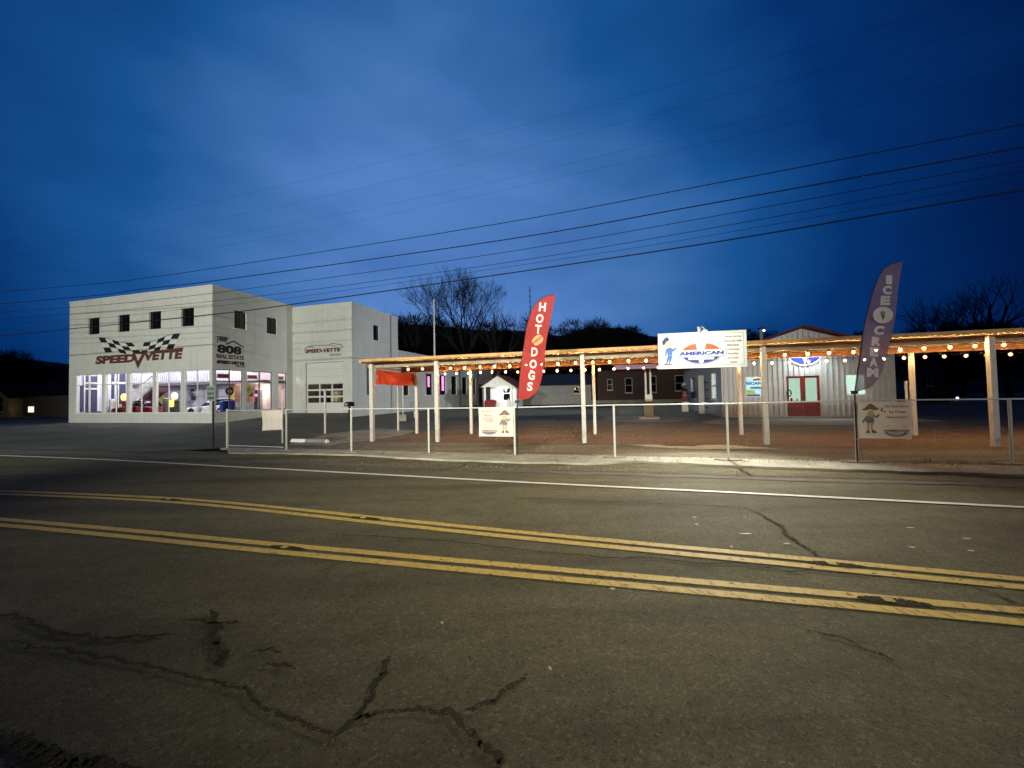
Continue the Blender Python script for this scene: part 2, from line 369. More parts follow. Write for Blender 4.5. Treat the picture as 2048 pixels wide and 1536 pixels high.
_a = _nt.nodes.new('ShaderNodeAddShader'); _nt.links.new(_t.outputs[0], _a.inputs[0]); _nt.links.new(_e.outputs[0], _a.inputs[1]); _nt.links.new(_a.outputs[0], _nt.nodes['Material Output'].inputs[0]); M['bulb'] = _m
M['cable'] = paint('cable', (0.006, 0.007, 0.012), 0.8)
M['bark'] = paint('bark', (0.020, 0.018, 0.017), 0.9)
M['leafdark'] = paint('dark_foliage', (0.010, 0.014, 0.009), 0.9, 0.4, 0.8)
M['brickdark'] = masonry('dark_brown_brick', (0.075, 0.035, 0.028), (0.06, 0.045, 0.04), 0.24, 0.08)
M['sheet'] = paint('grey_metal_siding', (0.50, 0.54, 0.58), 0.42, 0.08, 2, metal=0.1, spec=0.5)
M['orange'] = cloth('red_orange_cloth', (0.62, 0.07, 0.03), 0.35)
M['flagred'] = cloth('flag_red', (0.37, 0.032, 0.030), 0.4, 0.04)
M['flagpurple'] = cloth('flag_purple', (0.15, 0.125, 0.23), 0.4, 0.10)
M['flagletter'] = cloth('flag_lettering', (0.85, 0.82, 0.78), 0.4)
M['flagletter2'] = cloth('flag_lettering_grey', (0.80, 0.79, 0.80), 0.4)
M['banner'] = cloth('banner_vinyl', (0.60, 0.57, 0.54), 0.25)
M['blankbanner'] = cloth('blank_banner', (0.78, 0.70, 0.60), 0.25)
M['pinkink'] = paint('pink_print', (0.34, 0.11, 0.09), 0.7)
M['greyink'] = paint('grey_print', (0.16, 0.14, 0.18), 0.7, 0.3, 30)
M['brownink'] = paint('brown_print', (0.15, 0.10, 0.06), 0.7, 0.35, 40)
M['tanink'] = paint('tan_print', (0.42, 0.31, 0.18), 0.7, 0.3, 40)
M['blueink'] = paint('blue_print', (0.03, 0.05, 0.36), 0.5)
M['redink'] = paint('red_print', (0.62, 0.10, 0.03), 0.5)
M['uniform'] = paint('blue_uniform_print', (0.07, 0.17, 0.48), 0.5, 0.1)
M['skin'] = paint('skin_print', (0.62, 0.50, 0.32), 0.6)
M['signwhite'] = paint('sign_white', (0.76, 0.82, 0.84), 0.45, 0.02)
M['tyre'] = paint('tyre_rubber', (0.015, 0.015, 0.016), 0.8)
M['chrome'] = paint('chrome', (0.6, 0.6, 0.62), 0.15, 0.02, metal=1.0)

# ================================================================== GROUND
g = MB(); g.poly([(-400, -60, -0.06), (400, -60, -0.06), (400, 500, -0.06), (-400, 500, -0.06)]); struct('ground', g, M['grass'])
KF = [(455, 907), (580, 908), (700, 911), (860, 920), (1030, 926), (1170, 929), (1235, 926), (1260, 924), (1457, 934), (1715, 943), (2048, 952), (2400, 961), (2900, 974)]
KB = [(455, 896), (580, 899), (700, 902), (858, 906), (1030, 910), (1170, 913), (1230, 914), (1260, 915), (1457, 919), (1715, 927), (2048, 935), (2400, 943), (2900, 954)]
def wob(p, a=0.03): 
    return Vector((p.x + a * mnoise.noise(Vector((p.x * 2, p.y * 2, 3))), p.y + a * mnoise.noise(Vector((p.x * 2, p.y * 2, 9))), p.z))
def interp(pts, k):
    out = []
    for (a, b) in zip(pts, pts[1:]):
        for i in range(k): out.append((a[0] + (b[0] - a[0]) * i / k, a[1] + (b[1] - a[1]) * i / k))
    return out + [pts[-1]]
kf = [wob(gnd(*p), 0.10) for p in interp(KF, 8)]; kb = [wob(gnd(*p), 0.06) for p in interp(KB, 8)]
# road sheet: everything nearer than the kerb front, continued left as the side street
g = MB()
D0 = Vector((math.cos(TH), -math.sin(TH), 0)); N0 = Vector((math.sin(TH), math.cos(TH), 0))
a = gnd(455, 905); e = gnd(2900, 974)
g.poly([(-160, -60, -0.012), (160, -60, -0.012), (160, 0, -0.012)] + [(p.x, p.y + 0.12, -0.012) for p in reversed(kf)] + [(a.x - 0.3, a.y + 0.2, -0.012), (-160, a.y + 45, -0.012)])
struct('road', g, M['road'])
# parking lot sheet
g = MB()
lot = [gnd(-900, 905), gnd(0, 897), gnd(300, 905)] + [gnd(*p) for p in KB]
g.poly([(p.x, p.y + 0.02, 0.0) for p in lot] + [(160, 0, 0), (160, 95, 0), (-160, 95, 0), (-160, 60, 0)])
struct('parking_lot', g, M['lot'])
# concrete kerb strip
g = MB()
n = len(kf)
P = [(p.x, p.y, 0.035) for p in kf] + [(p.x, p.y, 0.03) for p in kb] + [(p.x, p.y, -0.02) for p in kf] + [(p.x, p.y, -0.02) for p in kb]
F = []
for i in range(n - 1):
    F += [(i, i + 1, n + i + 1, n + i), (2 * n + i, 2 * n + i + 1, i + 1, i), (n + i, n + i + 1, 3 * n + i + 1, 3 * n + i)]
F.append((0, n, 3 * n, 2 * n))
g.add(P, F); struct('kerb', g, M['concrete'])
# sheets: verge between kerb and canopy, canopy ground, pale slabs, painted light patches, shoulder
def sheet(name, px, z, mat, wobble=0.08, sub=10, world=None):
    g = MB(); pts = [wob(gnd(*p), wobble) for p in interp(px + [px[0]], sub)[:-1]]
    g.poly([(p.x, p.y, z) for p in pts]); return struct(name, g, mat)
sheet('verge', [(640, 892), (745, 884), (900, 885), (1169, 889), (1535, 896), (2048, 900), (2800, 915), (2850, 952), (2048, 934), (1715, 926), (1457, 918), (1230, 913), (1030, 909), (858, 905), (700, 900)], 0.004, M['dirt'])
sheet('canopy_floor', [(745, 884), (836, 866), (890, 852), (1000, 846), (1200, 845), (1440, 848), (1700, 852), (2048, 856), (2600, 862), (2800, 914), (2048, 898), (1535, 894), (1169, 888), (900, 884)], 0.008, M['floor'], 0.15)
sheet('concrete_slab', [(575, 890), (655, 868), (760, 857), (836, 862), (800, 872), (745, 880), (660, 891)], 0.010, M['pale_concrete'], 0.12)
sheet('lit_concrete_patch', [(1255, 889.5), (1320, 890), (1330, 893), (1395, 893.5), (1405, 890.5), (1460, 891), (1530, 896), (1560, 898.5), (1400, 899), (1320, 895.5)], 0.012, asphalt('lit_concrete', (0.3, 0.28, 0.24), (0.6, 0.56, 0.5), speck=0.25), 0.12)  # pale sheet paints in the floodlight's bright patch on the ground
sheet('lit_station_apron', [(1400, 846), (1440, 838), (1600, 838), (1800, 836), (1900, 842), (1700, 850), (1440, 849)], 0.006, M['pale_concrete'], 0.2)  # paler strip puts the lit look of the station forecourt into its colour
sheet('island_apron', [(1200, 838), (1240, 832), (1340, 832), (1400, 838), (1350, 844), (1240, 844)], 0.006, M['pale_concrete'], 0.25)
sheet('shoulder_strip', [(480, 918), (700, 926), (1024, 938), (1300, 946), (1700, 958), (2048, 966), (2500, 978), (2500, 986), (2048, 974), (1700, 964), (1300, 952), (1024, 944), (700, 932), (480, 924)], -0.004, M['shoulder'], 0.10)
sheet('side_street_patch', [(-300, 893), (0, 898), (250, 906), (430, 912), (560, 930), (430, 922), (250, 915), (0, 907), (-300, 903)], -0.002, M['shoulder'], 0.2)
# painted lines
def line(name, px, w, z, mat, off=0.0, sub=14):
    from_px = [gnd(*p) for p in px]
    pts = []
    for i in range(len(from_px) - 1):       # Catmull-Rom through the measured points
        p0 = from_px[max(i - 1, 0)]; p1 = from_px[i]; p2 = from_px[i + 1]; p3 = from_px[min(i + 2, len(from_px) - 1)]
        for k in range(sub):
            t = k / sub
            pts.append(0.5 * ((2 * p1) + (p2 - p0) * t + (2 * p0 - 5 * p1 + 4 * p2 - p3) * t * t + (3 * p1 - p0 - 3 * p2 + p3) * t ** 3))
    pts.append(from_px[-1]); g = MB(); L = []; R = []
    for i, p in enumerate(pts):
        d = (pts[min(i + 1, len(pts) - 1)] - pts[max(i - 1, 0)]).normalized(); nn = Vector((-d.y, d.x, 0))
        j = 0.006 * mnoise.noise(p * 5)
        L.append((p + nn * (off + w / 2 + j))); R.append((p + nn * (off - w / 2 + j * 0.5)))
    m = len(pts)
    g.add([(p.x, p.y, z) for p in L] + [(p.x, p.y, z) for p in R], [(i + 1, i, m + i, m + i + 1) for i in range(m - 1)])
    return struct(name, g, mat)
line('edge_line', [(-700, 893), (0, 911), (500, 935), (1024, 963), (1536, 988), (2048, 1014), (2500, 1037)], 0.10, -0.0, M['whiteline'])
Y1 = [(-500, 965), (0, 984), (200, 992), (350, 1000), (512, 1014), (760, 1040), (1024, 1067), (1536, 1116), (2048, 1165), (2600, 1218)]
Y2 = [(-500, 1001), (0, 1043), (256, 1066), (512, 1091), (1024, 1138), (1536, 1184), (2048, 1231), (2700, 1291)]
for nm, Y, o1 in (('centre_line', Y1, 0.085), ('centre_line', Y2, 0.085)):
    line(nm, Y, 0.10, -0.004, M['yellow'], o1); line(nm, Y, 0.10, -0.004, M['yellow'], -o1)
# cracks
CR = [([(1024, 995), (1090, 997), (1154, 1001), (1324, 1007), (1449, 1012), (1489, 1015), (1516, 1025), (1544, 1042), (1566, 1052), (1569, 1065), (1594, 1082), (1619, 1097), (1641, 1115)], 0.022),
      ([(1516, 1025), (1530, 1016), (1624, 1015), (1699, 1017)], 0.014),
      ([(655, 1068), (725, 1070), (800, 1075), (900, 1082), (1024, 1096), (1074, 1102), (1159, 1110), (1214, 1115), (1309, 1115), (1399, 1127), (1474, 1125), (1524, 1135), (1584, 1142), (1624, 1140), (1674, 1146), (1699, 1147), (1939, 1170), (1999, 1190), (2048, 1212)], 0.014),
      ([(645, 1142), (670, 1130), (690, 1123)], 0.012),
      ([(0, 1226), (32, 1231), (70, 1250), (113, 1266), (161, 1270), (215, 1279), (268, 1274), (350, 1267)], 0.016),
      ([(0, 1282), (107, 1298), (215, 1314), (322, 1336), (430, 1365), (483, 1376), (530, 1415), (580, 1435), (623, 1454), (671, 1473)], 0.010),
      ([(671, 1473), (704, 1438), (741, 1395), (763, 1346), (773, 1314)], 0.016), ([(704, 1438), (763, 1422), (832, 1419), (902, 1422), (945, 1470), (983, 1502), (1002, 1524), (1004, 1560)], 0.014),
      ([(924, 1427), (967, 1403), (1020, 1379), (1055, 1349)], 0.014), ([(424, 1218), (432, 1250), (430, 1277), (443, 1303), (440, 1336)], 0.022),
      ([(365, 1239), (430, 1244), (483, 1244)], 0.012), ([(499, 1303), (548, 1298), (564, 1309)], 0.010), ([(532, 1325), (591, 1336)], 0.012),
      ([(-60, 1470), (43, 1478), (80, 1497), (134, 1518), (215, 1534), (300, 1560)], 0.03), ([(1610, 1262), (1680, 1272), (1740, 1300), (1800, 1330)], 0.009),
      ([(250, 912), (330, 914), (470, 920), (540, 930), (590, 926)], 0.03), ([(860, 944), (920, 934), (935, 927), (1000, 931), (1100, 934)], 0.02), ([(1100, 1000), (1400, 1018)], 0.006),
      ([(1110, 921), (1118, 930)], 0.02), ([(1352, 918), (1358, 932)], 0.015), ([(768, 903), (764, 914)], 0.02)]
g = MB()
for px, w in CR:
    pts = [gnd(*p) for p in interp(px, 22)]
    pts = [p + Vector((mnoise.noise(p * 9), mnoise.noise(p * 9 + Vector((5, 5, 5))), 0)) * 0.03 + Vector((mnoise.noise(p * 40), mnoise.noise(p * 40 + Vector((3, 1, 5))), 0)) * 0.016 for p in pts]
    m = len(pts); L = []; R = []
    for i, p in enumerate(pts):
        d = (pts[min(i + 1, m - 1)] - pts[max(i - 1, 0)]).normalized(); nn = Vector((-d.y, d.x, 0))
        ww = w * (0.30 + 1.5 * abs(mnoise.noise(p * 18)) + 0.4 * abs(mnoise.noise(p * 70)) + 0.3) * min(1, 0.15 + min(i, m - 1 - i) / 10) * (0.6 if p.y > 5 else 1.0) * (1.15 if px[0][1] > 1200 else 0.8)
        L.append(p + nn * ww); R.append(p - nn * ww)
    zz = 0.039 if px[0][1] < 922 and px[0][0] > 700 and len(px) == 2 and px[0][1] > 900 else 0.0
    g.add([(p.x, p.y, zz) for p in L] + [(p.x, p.y, zz) for p in R], [(i + 1, i, m + i, m + i + 1) for i in range(m - 1)])
# short crosswise cracks in the paint
rnd = random.Random(3)
for k in range(46):
    px = 1040 + k * 23 + rnd.uniform(-6, 6); y = 1140 + (px - 1024) * 0.0905
    for s_ in (-8, 7):
        if rnd.random() < 0.5: continue
        p = gnd(px + s_ * 1.2, y + s_); q = p + Vector((0.02 + rnd.uniform(0, .03), -rnd.uniform(0.06, 0.10), 0)); c = Vector((0.0035, 0.001, 0)); md = (p + q) / 2 + Vector((rnd.uniform(-.012, .012), 0, 0))
        g.add([(v.x, v.y, 0.0) for v in (p - c, p + c, md + c, q + c, q - c, md - c)], [(0, 5, 2, 1), (5, 4, 3, 2)])
struct('road_cracks', g, M['crack'])
# pale scuffs and a scrap of litter
g = MB()
for px, py, L in [(1389, 1034, .05), (1393, 1048, .04), (1491, 1067, .15), (1574, 1087, .07), (1820, 1055, .10), (1824, 1094, .07), (1933, 1077, .08), (1942, 1101, .06), (1463, 1093, .03), (1225, 1177, .05), (1100, 1336, .02), (884, 1245, .02)]:
    p = gnd(px, py); g.poly([(p.x - L / 2, p.y, 0), (p.x, p.y - 0.02, 0), (p.x + L / 2, p.y - 0.008, 0), (p.x + L * .3, p.y + .015, 0), (p.x - L * .3, p.y + .015, 0)])
struct('road_scuffs', g, paint('scuff', (0.33, 0.31, 0.27), 0.6))
# recessed lane reflectors
REF = [(338, 999), (727, 1036), (570, 1095), (1665, 1128), (1778, 1201)]
RL = ['recessed lane reflector in far yellow line, left of centre', 'recessed lane reflector in far yellow line, below the hot dog stand side', 'recessed lane reflector in near yellow line, left half of road',
      'recessed lane reflector at the foot of the long diagonal crack', 'rightmost recessed lane reflector, in the near yellow line']
for (px, py), lb in zip(REF, RL):
    p = gnd(px, py); t = thing('road_reflector', lb, 'reflector', (p.x, p.y, -0.004), -TH, 'lane reflectors set in the road')
    g = MB(); g.slab([(0.20 * math.cos(a) * (1.3 if math.cos(a) > 0 else 1), 0.05 * math.sin(a)) for a in [k * math.pi / 8 for k in range(16)]], 0.0005, 0.006); g.build('recess', M['crack'], t)
    g = MB(); g.box(-0.04, 0.03, -0.025, 0.025, 0.007, 0.016); g.build('lens', paint('amber_lens', (0.30, 0.24, 0.10), 0.4), t, 0.003)

# ================================================================== WALL HELPERS
def holed_wall(mb, fn, u0, u1, z0, z1, holes, th):
    us = sorted(set([u0, u1] + [h[0] for h in holes] + [h[1] for h in holes])); zs = sorted(set([z0, z1] + [h[2] for h in holes] + [h[3] for h in holes]))
    us = [u for u in us if u0 <= u <= u1]; zs = [z for z in zs if z0 <= z <= z1]
    def solid(i, j):
        if i < 0 or j < 0 or i >= len(us) - 1 or j >= len(zs) - 1: return None
        uc = (us[i] + us[i + 1]) / 2; zc = (zs[j] + zs[j + 1]) / 2
        return not any(h[0] < uc < h[1] and h[2] < zc < h[3] for h in holes)
    for i in range(len(us) - 1):
        for j in range(len(zs) - 1):
            if not solid(i, j): continue
            a, b, c, d = us[i], us[i + 1], zs[j], zs[j + 1]
            mb.add([fn(a, c, 0), fn(b, c, 0), fn(b, d, 0), fn(a, d, 0)], [(0, 1, 2, 3)])
            mb.add([fn(a, c, th), fn(b, c, th), fn(b, d, th), fn(a, d, th)], [(3, 2, 1, 0)])
            for (di, dj, e) in ((-1, 0, ((a, c), (a, d))), (1, 0, ((b, c), (b, d))), (0, -1, ((a, c), (b, c))), (0, 1, ((a, d), (b, d)))):
                if solid(i + di, j + dj) is not True:
                    (p, q), (r, s_) = e
                    mb.add([fn(p, q, 0), fn(r, s_, 0), fn(r, s_, th), fn(p, q, th)], [(0, 1, 2, 3)])
front = lambda u, z, d: (u, d, z)                  # local y = d inward
def side(x0, sgn=1): return lambda u, z, d: (x0 - sgn * d, u, z)
def fbox(mb, fn, u0, u1, z0, z1, d0, d1):
    P = [fn(u0, z0, d0), fn(u1, z0, d0), fn(u1, z0, d1), fn(u0, z0, d1), fn(u0, z1, d0), fn(u1, z1, d0), fn(u1, z1, d1), fn(u0, z1, d1)]
    mb.add(P, [(3, 2, 1, 0), (4, 5, 6, 7), (0, 1, 5, 4), (1, 2, 6, 5), (2, 3, 7, 6), (3, 0, 4, 7)])
def window(parent, fn, u0, u1, z0, z1, vs=(), hs=(), fm=None, pm=None, fw=0.06, bar=0.04, dep=0.10, sill=True, name='window', label=None, sillm=True):
    fm = fm or M['dark']; pm = pm or M['darkglass']; g = MB(); d0, d1 = dep, dep + 0.06
    fbox(g, fn, u0 + .003, u0 + fw, z0 + .003, z1 - .003, d0, d1); fbox(g, fn, u1 - fw, u1 - .003, z0 + .003, z1 - .003, d0, d1)
    fbox(g, fn, u0 + fw, u1 - fw, z0 + .003, z0 + fw, d0, d1); fbox(g, fn, u0 + fw, u1 - fw, z1 - fw, z1 - .003, d0, d1)
    for v in vs: fbox(g, fn, v - bar / 2, v + bar / 2, z0 + fw, z1 - fw, d0 + .004, d1 - .002)
    for h in hs: fbox(g, fn, u0 + fw, u1 - fw, h - bar / 2, h + bar / 2, d0 + .008, d1 - .004)
    o = g.build(name, fm, parent)
    if label: o['label'] = label
    if sill: s_ = MB(); fbox(s_, fn, u0 - .08, u1 + .08, z0 - .09, z0 - .003, -.06, 0.0); s_.build('sill', M['white'] if sillm else fm, o)
    p = MB(); p.add([fn(u0 + fw * .5, z0 + fw * .5, d0 + .03), fn(u1 - fw * .5, z0 + fw * .5, d0 + .03), fn(u1 - fw * .5, z1 - fw * .5, d0 + .03), fn(u0 + fw * .5, z1 - fw * .5, d0 + .03)], [(0, 1, 2, 3)])
    p.build('pane', pm, o); return o

# ================================================================== SHOWROOM BUILDING (A)
cA = gnd(424.5, 846.5); FA = Frame(cA, TH)
xl, _ = FA.hit_y(138.5, 720); _, HA = FA.hit_y(424, 571)
yB = FA.hit_x(585, 700)[0]; xB = FA.hit_y(704, 700, yB)[0]; cB = FA.o + FA.D * xB + FA.N * yB; FB = Frame(cB, TH); print('AB', yB, xB, cB, FA.loc(gnd(704, 835.5)))
_, HB = FB.hit_y(703, 605)
A = thing('showroom_building', 'two-storey white painted building with lit showroom windows and checkered flags wall sign', 'building', cA, -TH)
DEP = yB + 8
def fx(px, py=700): return FA.hit_y(px, py)[0]
def fz(px, py): return FA.hit_y(px, py)[1]
def sy(px, py=700): return FA.hit_x(px, py)[0]
def sz(px, py): return FA.hit_x(px, py)[1]
zs0, zs1 = fz(420, 825.5), fz(300, 743.5)          # showroom glass band
posts = [fx(151.7, 780), fx(206, 780), fx(255, 780), fx(307.5, 780), fx(364, 780), fx(422, 780)]
bays = []
pw = 0.26
for i in range(5):
    a = posts[i] + (pw / 2 if i else 0); b = posts[i + 1] - pw / 2
    bays.append((a, b))
upA = [(176, 199, 631, 665.6), (235.8, 259.4, 626.9, 661.5), (298, 322, 622, 658), (362.5, 388, 617.5, 653.8)]
uz0 = fz(310, 658.5); uz1 = fz(310, 623)
upA = [(fx(a, 640), fx(b, 640), uz0, uz1) for a, b, c, d in upA]
g = MB(); holed_wall(g, front, xl, 0, 0, HA, [(a, b, zs0, zs1) for a, b in bays] + upA, 0.22)
sb = [(426.5, 486), (493.5, 544.5), (557, 573.5)]
sbl = [(max(0.25, sy(a, 780)), sy(b, 780)) for a, b in sb]
sup = [(sy(469, 640), sy(493, 640)), (sy(533.5, 655), sy(554, 655))]; sup = [(a, b, uz0, uz1) for a, b in sup]
holed_wall(g, side(0), .22, yB + .2, 0, HA, [(a, b, zs0, zs1) for a, b in sbl] + sup, 0.22)
g.poly([(xl, 0, 0), (xl, DEP, 0), (xl, DEP, HA), (xl, 0, HA)]); g.poly([(xl, DEP, 0), (0, DEP, 0), (0, DEP, HA), (xl, DEP, HA)])
g.build('wall', M['wall'], A)
g = MB(); g.poly([(xl + .01, 0.1, HA - .35), (-.22, 0.1, HA - .35), (-.22, DEP - .01, HA - .35), (xl + .01, DEP - .01, HA - .35)]); g.build('roof', M['dark'], A)
g = MB(); fbox(g, front, xl - .03, 0.05, HA, HA + .07, -.05, .26); fbox(g, side(0), 0.26, yB, HA, HA + .07, -.05, .26); g.build('parapet_cap', M['white'], A)
ztr = (fz(420, 763) + fz(200, 768)) / 2
for i, (a, b) in enumerate(bays): window(A, front, a, b, zs0, zs1, [(a + b) / 2], [ztr], M['white'], M['glass'], .05, .055, .05, sill=False, name='shop_window')
g = MB(); fbox(g, front, posts[0] - .1, 0.06, zs0 - .10, zs0 - .004, -.05, 0.0); g.build('sill', M['white'], A)
dk = paint('dark_lilac_frame', (0.12, 0.11, 0.15), 0.5)
for i, (a, b) in enumerate(sbl): window(A, side(0), a, b, zs0, zs1, [(a + b) / 2] if i < 2 else [], [ztr], dk, M['glass'], .05, .07, .05, sill=False, name='shop_window')
for a, b, c, d in upA: window(A, front, a, b, c, d, [(a + b) / 2], [(c + d) / 2])
for a, b, c, d in sup: window(A, side(0), a, b, c, d, [(a + b) / 2], [])
# wall sign with chequered flags
T = MB(); yv = -0.006
def F2(px, py): return FA.hit_y(px, py)
def cheq(c00, c10, c01, c11, nx, ny, wave, ph):
    def P(s, t):
        X = (c00[0] * (1 - s) + c10[0] * s) * (1 - t) + (c01[0] * (1 - s) + c11[0] * s) * t
        Z = (c00[1] * (1 - s) + c10[1] * s) * (1 - t) + (c01[1] * (1 - s) + c11[1] * s) * t
        return (X, Z + wave * math.sin(s * 6.2 + ph))
    for i in range(nx):
        for j in range(ny):
            T.m = 0 if (i + j) % 2 == 0 else 1
            q = [P((i + k / 3) / nx, j / ny) for k in range(4)] + [P((i + 1 - k / 3) / nx, (j + 1) / ny) for k in range(4)]
            flat(T, list(reversed(q)), yv)
    T.m = 0
    strip(T, [P(s / 12, 0) for s in range(13)], 0.035, yv - .003)
cheq(F2(197.5, 676), F2(264, 686), F2(211, 706), F2(284, 707), 5, 3, 0.07, 0.3)
cheq(F2(288, 685), F2(360.5, 667), F2(281, 708), F2(346, 698), 5, 3, -0.07, 0.2)
yv = -0.012; T.m = 2
x0, z0 = F2(190.5, 725); x1, z1 = F2(366, 704)
_, zb = F2(278, 724); 
hT = (F2(278, 706)[1] - F2(278, 724)[1])
text(T, 'SPEED', x0, zb, F2(270, 715)[0] - x0, hT * .95, yv, 0.06, 0.22)
text(T, 'VETTE', F2(286, 715)[0], zb + .06, x1 - F2(286, 715)[0] - .15, hT * .98, yv, 0.06, 0.22)
va, vb = F2(266, 706), F2(290, 706); vt = F2(276, 737.5)
flat(T, [(vt[0], vt[1]), (vb[0] + .1, vb[1]), (vb[0] - .22, vb[1]), (vt[0], vt[1] + .55), (va[0] + .22, va[1]), (va[0] - .1, va[1])], yv - .003)
flat(T, [va, (va[0], va[1] - .08), (vb[0], vb[1] - .08), vb], yv - .006)
# top stroke sweeping over the last letters
sx0 = F2(296, 706); flat(T, [(sx0[0], zb + hT * .93), (x1, zb + hT * 1.05), (x1 + .05, zb + hT * 1.28), (sx0[0] + .1, zb + hT * 1.10)], yv - .004)
o = T.build('wall_sign', [M['blacktext'], M['flagwhite'], M['redtext']], A); o['label'] = 'checkered flags and red lettering painted over the shop windows'
# estate sign on the side wall (reads along +y)
T = MB(); fs = lambda u, z: (0.006, u, z)
def S2(px, py): return FA.hit_x(px, py)
def sstrip(pts, w):
    for (a, b) in zip(pts, pts[1:]):
        d = Vector((b[0] - a[0], b[1] - a[1])); L = d.length; nn = Vector((-d.y, d.x)) / L * w / 2
        T.add([(0.006, a[0] - nn.x, a[1] - nn.y), (0.006, b[0] - nn.x, b[1] - nn.y), (0.006, b[0] + nn.x, b[1] + nn.y), (0.006, a[0] + nn.x, a[1] + nn.y)], [(0, 1, 2, 3)])
q = lambda x, y: S2(425 + x / 19.2, 665 + y / 19.2)
sstrip([q(180, 400), q(180, 150), q(600, 210), q(640, 245)], .05)
a_, b_ = q(230, 340), q(560, 350); text(T, 'HHHH', a_[0], a_[1], b_[0] - a_[0], .38, 0, .05, fn=fs)
sstrip([q(500, 455), q(800, 335), q(1200, 570)], .09)
zt = S2(455, 708)[1]; y0_, y1_ = q(175, 600)[0], q(1115, 600)[0]; hh = q(300, 440)[1] - q(300, 775)[1]
text(T, '808', y0_, q(175, 775)[1], y1_ - y0_, hh, 0, .05, fn=fs)
text(T, 'REAL ESTATE', q(150, 900)[0], q(150, 975)[1], q(1200, 900)[0] - q(150, 900)[0], q(150, 810)[1] - q(150, 975)[1], 0, .035, fn=fs)
T.m = 1; text(T, 'SPEED-VETTE', q(150, 1100)[0], q(150, 1190)[1], q(1210, 1100)[0] - q(150, 1100)[0], q(150, 1050)[1] - q(150, 1190)[1], 0, .09, .15, fn=fs)
T.m = 0; text(T, 'GROUP', q(900, 1300)[0], q(900, 1340)[1] + .02, .7, .16, 0, .02, fn=fs)
o = T.build('wall_sign', [M['blacktext'], M['maroon']], A); o['label'] = 'black and maroon real estate lettering painted on the side wall'

# ---- showroom interior (behind real glass)
zf = zs0 - 0.38; zc = 5.3
lil = paint('lilac_plaster', (0.66, 0.66, 0.80), 0.7, 0.05); pnk = paint('pink_plaster', (0.80, 0.64, 0.62), 0.7, 0.05); yel = paint('yellow_panel', (0.75, 0.66, 0.12), 0.6)
g = MB(); g.poly([(xl + .05, .23, zf), (-.23, .23, zf), (-.23, yB - .1, zf), (xl + .05, yB - .1, zf)]); g.build('showroom_floor', paint('showroom_floor', (0.35, 0.35, 0.38), 0.3), A)
g = MB(); g.poly([(xl + .05, .23, zc), (xl + .05, yB - .1, zc), (-.23, yB - .1, zc), (-.23, .23, zc)]); g.build('ceiling', lil, A)
BKY = yB - 0.15
g = MB(); g.m = 0; g.poly([(xl + .05, BKY, zf), (-7, BKY, zf), (-7, BKY, zc), (xl + .05, BKY, zc)]); g.m = 1; g.poly([(-7, BKY, zf), (-.23, BKY, zf), (-.23, BKY, zc), (-7, BKY, zc)])
g.m = 0; g.poly([(xl + .05, .23, zf), (xl + .05, BKY, zf), (xl + .05, BKY, zc), (xl + .05, .23, zc)])
g.m = 2; g.poly([(-6.6, BKY - .02, zf), (-4.9, BKY - .02, zf), (-4.9, BKY - .02, 2.6), (-6.6, BKY - .02, 2.6)])
g.m = 3; g.poly([(-4.5, BKY - .02, zf), (-3.0, BKY - .02, zf), (-3.0, BKY - .02, 2.3), (-4.5, BKY - .02, 2.3)])
g.build('inner_wall', [lil, pnk, yel, paint('grey_green_panel', (0.22, 0.26, 0.24), 0.6)], A)
# dark panelled doors on the left wall, white frames
def LQ(px, py): return FA.hit_x(px, py, xl + .12)
def lbox(g, pa, pb, ya, yb, t0=.0, t1=.05):
    a, z0 = LQ(pa, yb); b, z1 = LQ(pb, yb); _, zt = LQ((pa + pb) / 2, ya); g.box(xl + .07 + t0, xl + .07 + t1, min(a, b), max(a, b), z0, zt)
slate = paint('slate_panel', (0.06, 0.06, 0.11), 0.5)
for nm, pa, pb, ya, yb in (('door_panel', 169, 194, 752, 824), ('door_panel', 223, 251, 746, 822), ('dark_opening', 207, 215, 770, 823), ('dark_opening', 153, 165, 770, 824)):
    g = MB(); lbox(g, pa, pb, ya, yb); g.build(nm, slate, A)
for pa, pb, ya, yb in ((167, 169.5, 748, 824), (194, 198, 748, 824), (176.5, 178.5, 748, 824), (228.5, 231, 746, 822), (235.5, 237, 746, 822), (169.5, 194, 776, 779), (170, 194, 765, 767), (223, 251, 764, 767)):
    g = MB(); lbox(g, pa, pb, ya, yb, .052, .09); g.build('frame_bar', M['white'], A)
# balcony with balusters
BY = 3.9
zbk = FA.hit_y(365, 765, BY)[1]; zb_b = zbk - .22; ztop = FA.hit_y(365, 747.5, BY)[1]
g = MB(); g.box(xl + .1, -.23, BY, BKY - .03, zb_b, zbk); g.build('balcony', paint('balcony_edge', (0.10, 0.09, 0.10), 0.6), A)
g = MB(); g.box(xl + .1, -.25, BY + .02, BY + .08, ztop, ztop + .08); k = xl + .2
while k < -.3: g.box(k, k + .06, BY + .03, BY + .07, zbk, ztop); k += .24
g.build('balcony_railing', M['white'], A)
